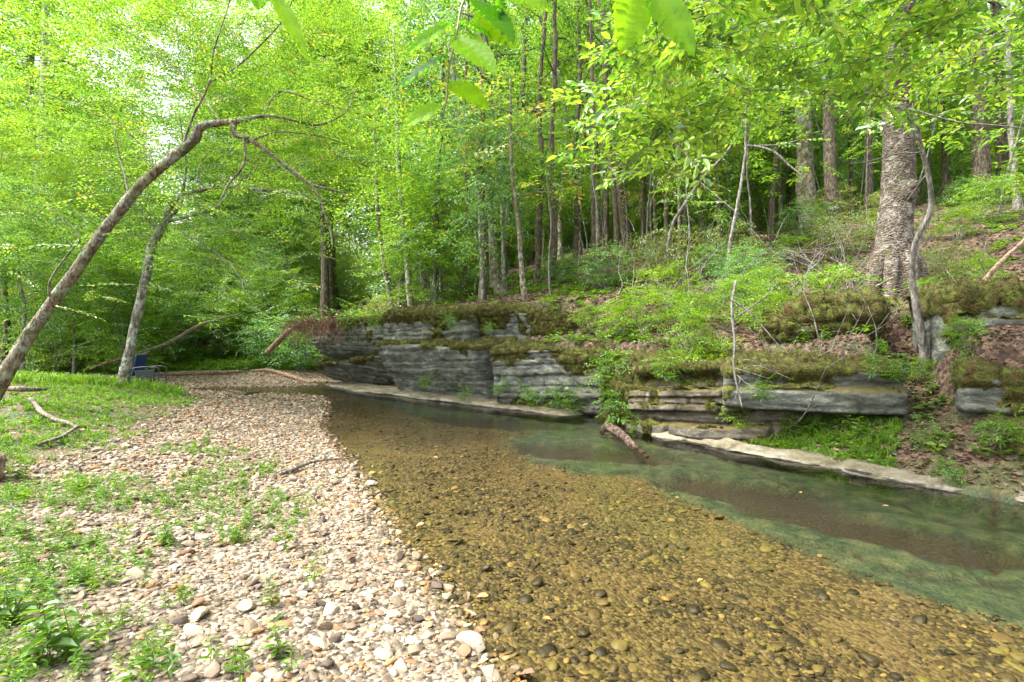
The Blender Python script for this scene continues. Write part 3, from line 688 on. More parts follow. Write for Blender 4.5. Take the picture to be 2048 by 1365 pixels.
ST_FL = [stone_tmpl(2, 80+i, .34, .7) for i in range(10)]
ST_RD = [stone_tmpl(2, 60+i, .38, .35) for i in range(6)]
def in_view(x, y, m=1.0): return (np.abs(x) < y*1.0+m) & (y > 1.6)
def scatter(n, x0, x1, y0, y1, dens=None, r=rng):
    x = r.uniform(x0, x1, n); y = r.uniform(y0, y1, n); k = in_view(x, y)
    x, y = x[k], y[k]
    if dens is not None: k = r.uniform(0, 1, len(x)) < dens(x, y); x, y = x[k], y[k]
    return x, y
def add_stones(g, x, y, size, tm, sink=.25, tint=None, r=rng):
    z = height(x, y)+size*sink*.5; N = len(x)
    M = rotm(r.uniform(0, 6.28, N), r.normal(0, .2, N), r.normal(0, .2, N), size); w = r.integers(0, len(tm), N)
    tn = r.uniform(0, 1, N) if tint is None else tint
    C = np.stack([x, y, z], -1)
    for k in range(len(tm)): m = w == k; batch(g, tm[k], M[m], C[m], tn[m], 0.0, r)
def bardens(x, y):
    w = sdf(x, y, WATER); db, sb, _ = seg_dist(x, y, BANK); db = -db*sb; dc, s2, _ = seg_dist(x, y, CLIFF)
    return (w > -.12)*sstep(.5, -.6, db)*(dc*s2 < 0.1)*1.0
g = Geo()
x, y = scatter(17000, -5, 1, 1.7, 5, bardens); s_ = np.clip(rng.lognormal(math.log(.0155), .5, len(x)), .006, .065); add_stones(g, x, y, s_, ST_MD)
x, y = scatter(36000, -8, 0, 4.5, 10, bardens); s_ = np.clip(rng.lognormal(math.log(.024), .42, len(x)), .01, .075); add_stones(g, x, y, s_, ST_LO)
x, y = scatter(22000, -14, -2, 9.5, 23, bardens); s_ = np.clip(rng.lognormal(math.log(.042), .35, len(x)), .02, .09); add_stones(g, x, y, s_, ST_LO)
tag(link("gravel", g.mesh("gravel"), M_STONE), "pinkish cream and tan gravel of the dry bar beside the creek", "gravel", kind='stuff')
def beddens(x, y):
    w = sdf(x, y, WATER); sl = sdf(x, y, SLAB); n = fbm(xy3(x*1.4, y*1.4), 3, 77)
    dc, s2, _ = seg_dist(x, y, CLIFF)
    return (w < .05)*(sl+.10*fbm(xy3(x*3, y*3), 3, 9) > -.04)*(dc*s2 < -.1)*(.55+.9*n)
g = Geo()
x, y = scatter(52000, -4, 5, 1.7, 6, beddens); s_ = np.clip(rng.lognormal(math.log(.0155), .62, len(x)), .005, .08); add_stones(g, x, y, s_, ST_FL, .0, rng.beta(.85, 1.5, len(x)))
x, y = scatter(20000, -6, 3, 6, 15, beddens); s_ = np.clip(rng.lognormal(math.log(.027), .4, len(x)), .012, .07); add_stones(g, x, y, s_, ST_LO, .0, rng.beta(2, 2.4, len(x)))
tag(link("creek_pebbles", g.mesh("creek_pebbles", True), M_WETST), "olive and amber pebbles lying under the clear shallow water", "pebbles", kind='stuff')
# larger single stones
big = [(1000, 1290, .16, .7), (1340-1000+0, 1000, .0, 0)]
def stone_at(px, py, size, tint, label, name='stone', flat=1.0):
    x, y = gpt(px, py, .05); z = float(height(x, y)); gg = Geo()
    i = rng.integers(0, 8); C = np.array([[x, y, z+size*.18]])
    M = rotm(rng.uniform(0, 6.28, 1), rng.normal(0, .15, 1), rng.normal(0, .15, 1), np.array([size])); M[:, 2] *= flat
    batch(gg, ST_HI[i], M, C, np.array([tint]), 0)
    o = link(name, gg.mesh(name), M_STONE); tag(o, label, 'stone')
    return o
NAMED = [(742, 958, .10, .62, "cream stone sitting alone at the water edge near the bare stick"),
         (660, 1222, .085, .63, "pale tan oblong stone lying on the gravel between two small weeds"),
         (945, 1278, .095, .62, "pale angular stone with white face at the waterline near the front"),
         (975, 1330, .07, .42, "grey brown pitted stone below the pale angular waterline stone"),
         (800, 1325, .065, .55, "blocky pinkish cream stone in the front gravel"),
         (1035, 1345, .05, .9, "small rusty orange stone in shallows beside curled brown leaf"),
         (490, 1235, .07, .64, "pale stone half covered by weeds on the front gravel"),
         (775, 1255, .05, .58, "small cream stone between the wet edge and dry gravel"),
         (860, 1235, .045, .3, "grey brown stone at the edge of shallow amber water"),
         (270, 1185, .08, .5, "flat tan stone among the left front weeds"),
         (590, 960, .07, .3, "flat greyish stone resting near the fallen stick on gravel"),
         (130, 1115, .06, .6, "cream stone poking through green weeds at left"),
         (710, 1210, .045, .05, "dark grey stone on the front gravel"),
         (880, 1130, .05, .8, "reddish stone at the gravel edge near floating leaves"),
         (385, 905, .09, .45, "flat tan stone on the gravel near the round green patch"),
         (930, 1290, .055, .85, "reddish brown stone touching the white faced waterline stone"),
         (640, 1290, .06, .66, "smooth off-white stone in the middle of front gravel"),
         (395, 1260, .07, .55, "pale pink tinted stone lying under weeds near picture bottom"),
         (200, 940, .09, .4, "tan slab-like stone just below the driftwood grass"),
         (835, 1290, .05, .3, "small brown stone in the front gravel beside blocky pinkish one")]
for q in NAMED: stone_at(*q[:4], q[4])
for k in range(70):
    while True:
        x = rng.uniform(-3.5, .2); y = rng.uniform(1.9, 6.0)
        if in_view(x, y, 0) and bardens(np.array([x]), np.array([y]))[0] > .5: break
    gg = Geo(); sz = rng.uniform(.035, .06); i = k % 8
    batch(gg, ST_HI[i], rotm(rng.uniform(0, 6.28, 1), rng.normal(0, .2, 1), rng.normal(0, .2, 1), np.array([sz])), np.array([[x, y, float(height(x, y))+sz*.25]]), np.array([rng.uniform(.1, .95)]), 0)
    tag(link("stone", gg.mesh("stone"), M_STONE), "fist-sized angular stone standing out from the front gravel", "stone", "fist-sized stones in the front gravel")

# ------------------------------------------------------------------ leaves, twigs and logs on the ground
def flat_leaves(g, x, y, size, z=None, aspect=.6, lift=.006, tint=None, tm=None, tilt=.25, r=rng):
    N = len(x); z = height(x, y) if z is None else np.full(N, z)
    t = Tmpl(); t.leaf(LEAF_S if tm is None else tm, np.array([-.5, 0, 0]), [1, 0, 0], [0, 0, 1], 1.0, aspect); t.done()
    M = rotm(r.uniform(0, 6.28, N), r.normal(0, tilt, N), r.normal(0, tilt, N), size)
    batch(g, t, M, np.stack([x, y, z+lift], -1), r.uniform(0, 1, N) if tint is None else tint, .05, r)
def hilldens(x, y):
    dc, s, _ = seg_dist(x, y, CLIFF); return (dc*s > .1)*.9
g = Geo()
x, y = scatter(42000, 0, 22, 4, 24, hilldens); flat_leaves(g, x, y, rng.uniform(.05, .10, len(x)), tint=rng.beta(1.6, 1.8, len(x))*.85, lift=.015)
x, y = scatter(10000, -6, 4, 10, 24, hilldens); flat_leaves(g, x, y, rng.uniform(.06, .11, len(x)), tint=rng.beta(1.6, 1.8, len(x))*.85, lift=.015)
x, y = scatter(9000, 3.5, 9, 4.5, 9, hilldens); flat_leaves(g, x, y, rng.uniform(.03, .07, len(x)), tint=rng.beta(1.6, 1.8, len(x))*.85, lift=.012)
def bankdens(x, y):
    db, sb, _ = seg_dist(x, y, BANK); return (-db*sb > -.3)*.8
x, y = scatter(9000, -12, -3, 3, 16, bankdens); flat_leaves(g, x, y, rng.uniform(.03, .07, len(x)), tint=rng.uniform(.1, 1, len(x)), lift=.01)
x, y = scatter(5500, -7, 0.5, 1.8, 10, bardens); flat_leaves(g, x, y, rng.uniform(.018, .045, len(x)), tint=rng.uniform(.1, 1, len(x)), lift=.025)
x, y = scatter(3500, -12, -2, 9, 20, bardens); flat_leaves(g, x, y, rng.uniform(.03, .07, len(x)), tint=rng.uniform(.1, 1, len(x)), lift=.03)
x, y = scatter(5000, -8, 1, 1.8, 14, lambda x, y: (np.abs(sdf(x, y, WATER)-.08) < .28)*(seg_dist(x, y, SHORE)[0] < .4)*.8); flat_leaves(g, x, y, rng.uniform(.025, .06, len(x)), tint=rng.uniform(.2, 1, len(x)), lift=.03)
tag(link("leaf_litter", g.mesh("leaf_litter"), M_DRY), "brown and pinkish fallen leaves covering the hillside and banks", "leaf litter", kind='stuff')
# floating / stranded leaves one by one
LF = [(1095, 1237, .055, .93, "yellow orange leaf floating on shallow amber water near the front"),
      (965, 1192, .07, .9, "orange and yellow leaf lying wet at the shallow water edge"),
      (935, 1190, .05, .6, "pale brown leaf lying beside the wet orange one"),
      (935, 1225, .04, .9, "small orange leaf at the waterline near the angular stone"),
      (1050, 1350, .10, .55, "curled brown dead leaf standing up at the bottom of the picture"),
      (1352, 995, .06, .98, "single yellow leaf floating beside the green bedrock slab"),
      (1215, 868, .09, .5, "pale brown leaf floating left of the wet log"),
      (1770, 1012, .06, .7, "tiny tan leaf floating below the pale shelf"),
      (1890, 965, .10, .9, "orange leaf caught in the cleft beside the pale shelf tip"),
      (1600, 985, .05, .96, "tiny yellow leaf drifting over the dark pool"),
      (1400, 1160, .045, .95, "small yellow leaf seen over olive pebbles in mid water"),
      (1170, 1050, .05, .5, "tan leaf drifting over the olive pebbles beyond gravel tip"),
      (870, 915, .08, .6, "pale leaf floating in the far amber shallows"),
      (745, 1020, .06, .92, "orange leaf at the gravel edge below the lone cream stone"),
      (840, 1050, .07, .9, "bright orange leaf stuck among wet pebbles at the bend"),
      (700, 1130, .075, .45, "large pale sycamore-like leaf lying on dry front gravel")]
for px, py, s, t, lab in LF:
    x, y = gpt(px, py, .01); gg = Geo(); z = max(0.004, float(height(x, y))+.03)
    flat_leaves(gg, np.array([x]), np.array([y]), np.array([s]), z=z, lift=.004, tint=np.array([t]), tm=LEAF_N, tilt=.12 if s != .10 else .7, aspect=.75)
    tag(link("fallen_leaf", gg.mesh("fallen_leaf"), M_DRY), lab, "leaf")

def log(name, label, pts, radii, mat, cat='log', seed=0, rough=.2, twigs=(), seg=12, step=.08):
    root = thing(name, label, cat, pts[0]); g = Geo(); tube(g, pts, radii, seg, step, rough, seed, .03)
    part(g, 'stem', mat, root, True)
    for tp, tr in twigs:
        gg = Geo(); tube(gg, tp, tr, 6, .06, .15, seed+1, .02); part(gg, 'branch', mat, root, True)
    return root
def gp3(px, py, up=0.0, z=.25):
    for _ in range(8):
        x, y = gpt(px, py, z); z = float(height(x, y))+up
    return np.array([x, y, z])
# wet log in the creek
a = np.array([*gpt(1215, 858), .03]); b = np.array([*gpt(1270, 892), -.01]); c = np.array([*gpt(1296, 899), -.12])
rt = log("wet_log", "short reddish brown split log lying half sunk at the ledge foot", [a+(-.12, .03, -.12), a, a*.5+b*.5+(0, 0, .05), b, c], [.03, .075, .075, .05, .02], B_WETLOG, rough=.35, seed=4, seg=16, step=.04)
log("fallen_branch", "pale bare stick lying from the dry gravel into the creek", [gp3(560, 950, .03), gp3(600, 935, .05), gp3(640, 922, .07), gp3(705, 916, .05)], [.022, .02, .016, .008], B_DRIFT, 'branch', 6,
    twigs=[([gp3(645, 922, .06), gp3(640, 905, .1)], [.008, .003])])
log("driftwood", "bleached forked driftwood branch lying in the left grass", [gp3(60, 800, .08), gp3(95, 820, .08), gp3(130, 843, .07), gp3(157, 855, .06)], [.034, .03, .024, .015], B_DRIFT, 'driftwood', 8,
    twigs=[([gp3(157, 854, .06), gp3(120, 875, .06), gp3(75, 889, .04)], [.02, .022, .014])])
log("broken_log", "splintered pale broken log at the foot of the leaning trunk", [gp3(0, 782, .12), gp3(45, 780, .14), gp3(95, 781, .1)], [.045, .04, .02], B_DRIFT, 'log', 12, .35)
def onz(x, y, up): return np.array([x, y, float(height(x, y))+up])
log("fallen_log", "long grey log lying behind the camp chairs across far gravel", [onz(-13.2, 17.9, .06), onz(-12, 18.4, .08), onz(-11, 19.0, .09), onz(-10.2, 19.6, .08)], [.09, .09, .075, .04], B_LOG, 'log', 14)
log("fallen_log", "low log reaching from far grass to the foot of the bluff", [onz(-10.3, 20.2, .08), onz(-9.4, 19.9, .1), onz(-8.2, 19.1, .08), onz(-6.9, 18.3, .04)], [.04, .07, .08, .06], B_LOG, 'log', 15)
log("dead_branch", "dark stick lying on the gravel by the thin far channel", [gp3(455, 782, .04), gp3(490, 788, .06), gp3(520, 785, .04)], [.03, .045, .02], B_DARK, 'branch', 16)
log("dead_branch", "dark chunk of wood on gravel just right of the camp chairs", [gp3(385, 775, .06), gp3(410, 777, .06)], [.05, .03], B_DARK, 'branch', 17)
log("leaning_log", "snapped trunk leaning from the bank bushes up onto the far bluff", [P(533, 707, 18.5), P(560, 680, 18.2), P(590, 655, 17.8), P(625, 640, 17.6)], [.10, .095, .09, .06], B_LOG, 'log', 18)
log("leaning_log", "thin bare trunk leaning through the bushes behind the pale tree", [P(112, 716, 19), P(200, 680, 19.5), P(300, 665, 20), P(400, 662, 21)], [.03, .06, .055, .03], B_LOG, 'log', 19)
log("leaning_log", "straight pale pole leaning up to the right past the pale tree", [P(270, 708, 17.5), P(330, 690, 18), P(400, 652, 18.5), P(480, 630, 19.5)], [.05, .07, .06, .02], B_DRIFT, 'log', 20)
log("leaning_log", "low brown pole slanting behind the base of the pale tree", [P(180, 740, 17), P(230, 722, 17.3), P(300, 705, 17.6)], [.04, .06, .04], B_LOG, 'log', 21)
log("fallen_log", "old log lying across the litter right of the huge trunk", [gp3(1830, 530, .15, 2.5), gp3(1900, 515, .15, 2.5), gp3(1980, 490, .15, 3), gp3(2070, 465, .15, 3)], [.09, .1, .08, .06], B_LOG, 'log', 22)
log("fallen_branch", "brown branch propped up on the right edge boulder", [P(1945, 590, 7), P(1985, 545, 7.1), P(2020, 505, 7.3), P(2060, 470, 7.5)], [.028, .032, .026, .02], B_LOG, 'branch', 23)
log("dead_branch", "short stick poking from the moss under the huge trunk", [P(1738, 582, 7.9), P(1785, 557, 7.9)], [.02, .012], B_DRIFT, 'branch', 24)
log("cut_log", "sawn log end jutting in at the left edge of the grass", [gp3(-60, 930, .1), gp3(10, 935, .1)], [.13, .13], B_LOG, 'log', 25, .08)

# ------------------------------------------------------------------ camp chairs
M_BLUE = plain("chair_fabric_blue", (.012, .05, .17), .7); M_GREYF = plain("chair_fabric_grey", (.07, .09, .13), .7); M_DARKF = plain("side_panel", (.022, .028, .026), .6); M_STEEL = plain("chair_frame_steel", (.08, .09, .1), .4, .5)
def camp_chair(label, loc, rz, backmat, with_pocket):
    root = thing("camp_chair", label, "camp chair", loc)
    def box(nm, c, s, mat, tilt=0, parent=root, bev=.01):
        g = Geo(); V = np.array([[i, j, k] for i in (-.5, .5) for j in (-.5, .5) for k in (-.5, .5)])*s
        Q = np.array([[0, 1, 3, 2], [4, 6, 7, 5], [0, 4, 5, 1], [2, 3, 7, 6], [0, 2, 6, 4], [1, 5, 7, 3]])
        ca, sa = math.cos(tilt), math.sin(tilt); V = V@np.array([[ca, 0, sa], [0, 1, 0], [-sa, 0, ca]])+c
        g.add(V, None, Q); o = link(nm, g.mesh(nm), mat, parent)
        m = o.modifiers.new('bevel', 'BEVEL'); m.width = bev; m.segments = 2; return o
    def bar(nm, pts, r=.011):
        g = Geo(); tube(g, [np.array(p) for p in pts], r, 8, .05); return link(nm, g.mesh(nm, True), M_STEEL, root)
    box('seat', (.0, 0, .42), (.46, .50, .03), backmat, .06)
    box('backrest', (-.30, 0, .72), (.04, .50, .62), backmat, -.22, bev=.018)
    for s in (-1, 1):
        bar('frame', [(-.38, .27*s, .98), (-.30, .27*s, .66), (-.20, .27*s, .38), (-.14, .27*s, .2), (-.24, .27*s, .01)])
        bar('leg', [(.24, .27*s, .43), (.27, .27*s, .2), (.27, .27*s, .01)], .013)
        bar('leg', [(-.24, .265*s, .42), (-.25, .265*s, .2), (-.26, .265*s, .01)], .013)
        bar('stretcher', [(-.25, .27*s, .1), (.26, .27*s, .1)], .009)
        bar('armrest', [(-.30, .285*s, .64), (-.1, .285*s, .67), (.15, .285*s, .67), (.26, .285*s, .6), (.25, .285*s, .43)], .014)
    if with_pocket: box('side_panel', (.03, -.30, .42), (.50, .02, .33), M_DARKF, .04)
    root.rotation_euler = (0, 0, rz); root.scale = (.9, .9, .88); return root
bx, by = -9.17, 13.0; bz = float(height(bx, by))
camp_chair("blue camp chair with dark side panel facing the creek by pale tree", (bx, by, bz-.02), .08, M_BLUE, True)
bx2, by2 = -9.80, 13.65
camp_chair("grey backed camp chair standing just behind the blue one", (bx2, by2, float(height(bx2, by2))), .12, M_GREYF, False)

# ------------------------------------------------------------------ traced trees
def rr(w, Y): return w/2*Y/FPX
def tree(name, label, cat, trunk, mat, branches=(), crown=None, crown_mat=None, seed=0, seg=12, rough=.12, step=.12, flare=1.35, group=None, extra=None, wob=.03, root_fix=True):
    """trunk: [(px,py,Y,width_px)...] bottom first; branches the same; crown: callable(geo, twig_geo)"""
    ys = np.linspace(trunk[0][2]*.72, trunk[0][2]*1.8, 400); q = (trunk[0][0]-1024)/FPX; zr = CAMZ+(683-trunk[0][1])/FPX*ys
    hit = np.nonzero(height(q*ys, ys) >= zr)[0]
    k_ = 1.0
    if len(hit) and hit[0] > 0: k_ = ys[hit[0]]/trunk[0][2]
    if root_fix and k_ != 1.0:
        trunk = [(a, b, c*k_, w) for a, b, c, w in trunk]; branches = [[(a, b, c*k_, w) for a, b, c, w in br] for br in branches]
    pts = [P(a, b, c) for a, b, c, w in trunk]; rad = [rr(w*.95, c)/math.hypot(1, (a-1024)/FPX) for a, b, c, w in trunk]
    base = pts[0].copy(); gz = float(height(base[0], base[1]))
    root = thing(name, label, cat, (base[0], base[1], gz), group)
    d0 = pts[1]-pts[0]; d0 /= np.linalg.norm(d0)
    fl = min(.5, .45*np.linalg.norm(pts[1]-pts[0]))
    rm = rad[0]*(1-.6*min(1, fl/np.linalg.norm(pts[1]-pts[0])))+rad[1]*.6*min(1, fl/np.linalg.norm(pts[1]-pts[0]))
    pts = [pts[0]-d0*max(.3, (base[2]-gz)/max(.3, d0[2])+.25), pts[0]+d0*.05, pts[0]+d0*fl]+pts[1:]
    rad = [rad[0]*1.15, rad[0]*1.0, min(rm, rad[1]*1.12)]+rad[1:]
    g = Geo(); tp, tr = tube(g, pts, rad, seg, step, rough, seed, wob)
    if extra: extra(g, lambda a, b: P(a, b, trunk[0][2]), k_)
    part(g, 'trunk', mat, root, True)
    bl = []
    for k, b in enumerate(branches):
        bp = [P(x, y, c) for x, y, c, w in b]; br = [rr(w, c)*.9/math.hypot(1, (x-1024)/FPX) for x, y, c, w in b]
        # start inside the nearest point of trunk or an earlier branch
        cand = np.vstack([tp]+bl) if bl else tp
        q = cand[np.argmin(np.linalg.norm(cand-bp[0], axis=1))]
        bp[0] = q
        gg = Geo(); p_, _ = tube(gg, bp, br, 7, .1, .08, seed+k+1, .03); bl.append(p_); part(gg, 'branch', mat, root, True)
    if crown:
        g = Geo(); tw = Geo(); crown(g, tw, tp, bl); part(g, 'crown', crown_mat or M_LEAF, root)
        if tw.n: part(tw, 'twigs', mat, root)
    return root, tp, bl
def along(lines, n, jit, r=rng, lo=.15):
    L = np.vstack([l[int(len(l)*lo):] for l in lines]); return L[r.integers(0, len(L), n)]+r.normal(0, 1, (n, 3))*np.asarray(jit)
def clouds(g, specs, scale, tm=SPR_F, tint=.5, seed=0, thr=-.1, freq=.8, pitch=.25, tw=None, **k):
    for n, c, rad in specs: sprays(g, ell_points(n, c, rad, thr, freq, seed), scale, tm, pitch, tint=tint, twg=tw, **k)

# leaning tree on the left bank
def cr1(g, tw, tp, bl):
    sprays(g, along(bl, 230, (.5, .6, .45))+[0, .3, .15], .55, SPR_D, tint=.55, twg=tw)
    clouds(g, [(480, P(180, 130, 10.5), (3.9, 2.2, 2.2)), (460, P(520, 120, 10.8), (3.0, 2.2, 2.0)), (260, P(60, 330, 10.6), (1.9, 1.6, 1.0)), (220, P(640, 300, 11.5), (2.0, 1.6, 1.0)),
               (200, P(170, -20, 12.5), (3.5, 1.6, 1.5)), (150, P(480, -40, 12), (2.6, 1.6, 1.2)), (230, P(650, 60, 12.5), (1.8, 1.5, 1.7)), (190, P(380, 40, 12), (2.6, 1.6, 1.6)), (170, P(60, 60, 12), (3.2, 2, 2.2)), (260, P(330, -140, 9.5), (3, 2.5, 1.2))], .6, SPR_D, .58, 3, thr=-.02)
T1 = tree("leaning_tree", "thick mossy trunk leaning from the left edge in an arch over the bank", "tree",
     [(-30, 812, 8.3, 47.0), (30, 715, 8.4, 38.3), (75, 645, 8.5, 33.1), (130, 575, 8.6, 31.3), (190, 490, 8.7, 27.8), (250, 405, 8.8, 25.2), (310, 345, 8.9, 22.6), (365, 300, 9, 21.8), (392, 275, 9, 20.9), (402, 252, 9, 18.3), (440, 246, 9, 15.7), (482, 240, 9, 13.1), (535, 232, 9.1, 7.0), (590, 244, 9.2, 5.2), (640, 251, 9.4, 4.3), (690, 228, 9.6, 3.0), (715, 180, 9.8, 2.2)],
     B_BROWN, [
     [(468, 250, 9, 16), (470, 270, 9, 15), (500, 280, 9, 11), (560, 322, 9.1, 9), (615, 365, 9.2, 8), (650, 378, 9.3, 6), (692, 388, 9.4, 4)],
     [(615, 365, 9.2, 7), (635, 390, 9.25, 5), (645, 418, 9.3, 4), (662, 470, 9.4, 5), (665, 500, 9.4, 3)],
     [(490, 280, 9, 7), (490, 310, 9, 6), (480, 340, 9, 6), (455, 368, 9, 5), (440, 400, 9, 3)],
     [(360, 293, 9, 7), (385, 240, 8.9, 6), (418, 172, 8.8, 5), (425, 105, 8.7, 4), (448, 42, 8.6, 3), (470, -40, 8.5, 2)],
     [(418, 172, 8.8, 4), (480, 130, 8.9, 4), (560, 50, 9, 3), (600, -20, 9, 2)],
     [(440, 245, 9, 5), (400, 190, 9.2, 4), (340, 130, 9.5, 3), (290, 90, 9.7, 2)],
     [(300, 350, 8.9, 6), (305, 320, 9, 5), (285, 290, 9.2, 4), (215, 240, 9.4, 3), (100, 190, 9.7, 2)],
     [(100, 610, 8.5, 8), (100, 560, 8.4, 6), (145, 505, 8.3, 5), (160, 470, 8.2, 3), (95, 415, 8.1, 2)],
     [(510, 192, 9.1, 3), (560, 182, 9.2, 5), (640, 205, 9.3, 4), (700, 222, 9.4, 3)],
     [(490, 285, 9, 5), (560, 265, 9.3, 4), (640, 275, 9.5, 3), (720, 300, 9.8, 2)],
     [(250, 410, 8.8, 6), (255, 370, 8.9, 5), (235, 300, 9, 4), (225, 240, 9.2, 3)]],
     cr1, M_LEAFY, 11, 18, .16, .07, 1.2)
def cr2(g, tw, tp, bl):
    sprays(g, along(bl, 260, (.7, .8, .5)), .7, SPR_D, tint=.5, twg=tw)
    clouds(g, [(300, P(450, 250, 14), (3.6, 2.5, 1.7)), (220, P(250, 300, 15), (3, 2.5, 1.5)), (160, P(520, 430, 14.5), (2.6, 2, 1.0)), (120, P(420, 520, 15.5), (2.2, 2, .9))], .8, SPR_D, .55, 5)
tree("forked_tree", "slim pale forked tree rising beside the camp chairs", "tree",
     [(245, 775, 14.3, 32), (258, 710, 14.3, 24), (277, 620, 14.3, 22), (292, 545, 14.3, 20), (310, 480, 14.3, 21), (325, 450, 14.3, 18), (345, 410, 14.3, 15), (362, 395, 14.2, 11), (400, 382, 14.2, 9), (450, 374, 14.1, 8), (520, 380, 14, 6), (640, 395, 14, 3)],
     B_PALE, [
     [(316, 462, 14.3, 12), (300, 445, 14.3, 9), (275, 415, 14.4, 7), (250, 370, 14.5, 5), (235, 280, 14.7, 3)],
     [(330, 455, 14.3, 12), (350, 425, 14.2, 11), (362, 405, 14.1, 8), (372, 330, 14, 5), (360, 240, 13.9, 3)],
     [(332, 450, 14.3, 10), (370, 435, 14.2, 7), (430, 415, 14, 6), (470, 375, 13.9, 5), (520, 330, 13.8, 3)],
     [(330, 455, 14.2, 4), (420, 500, 13.9, 4), (470, 540, 13.7, 3), (490, 590, 13.6, 2)],
     [(400, 383, 14.2, 5), (395, 345, 14.4, 4), (405, 320, 14.5, 3)],
     [(262, 405, 14.4, 4), (180, 350, 14.6, 4), (60, 440, 14.8, 3)]],
     cr2, M_LEAFY, 21, 12, .12, .1, 1.3)
def simple_crown(specs, scale, tm=SPR_D, tint=.5, seed=0, nb=60):
    def f(g, tw, tp, bl):
        if bl and nb: sprays(g, along(bl, nb, (.5, .5, .4)), scale, tm, tint=tint)
        clouds(g, specs, scale, tm, tint, seed)
    return f
tree("bank_tree", "upright trunk with white lichen patches behind the leaning trunk", "tree",
     [(62, 735, 15.5, 30), (68, 600, 15.5, 26), (66, 480, 15.5, 24), (76, 370, 15.5, 22), (84, 260, 15.6, 18), (88, 120, 15.7, 14), (95, -60, 15.8, 10)], B_PALE,
     [[(72, 450, 15.5, 8), (100, 420, 15.3, 6), (150, 380, 15, 4), (230, 350, 14.8, 3)], [(84, 270, 15.5, 7), (60, 180, 15.3, 5), (40, 60, 15, 3)]],
     simple_crown([(260, P(60, 120, 15), (4, 3, 3)), (90, P(170, 420, 15), (2.4, 2, 1))], .9, SPR_F, .55, 6), M_LEAF, 31, 12, .15)
tree("bank_tree", "slim dark forked tree at the far left edge", "tree",
     [(8, 745, 11.5, 20), (14, 640, 11.5, 15), (6, 520, 11.5, 14), (18, 480, 11.5, 11), (42, 410, 11.5, 9), (68, 330, 11.6, 8), (92, 280, 11.7, 6), (130, 200, 11.8, 3)], B_DARK,
     [[(8, 520, 11.5, 8), (-20, 440, 11.5, 6), (-50, 350, 11.4, 4)], [(42, 410, 11.5, 5), (110, 370, 11.3, 4), (230, 352, 11, 3)]],
     simple_crown([(200, P(40, 240, 11.5), (2.6, 2, 1.5)), (120, P(30, 480, 11.5), (1.3, 1.2, .8))], .6, SPR_D, .5, 7), M_LEAF, 33, 8)
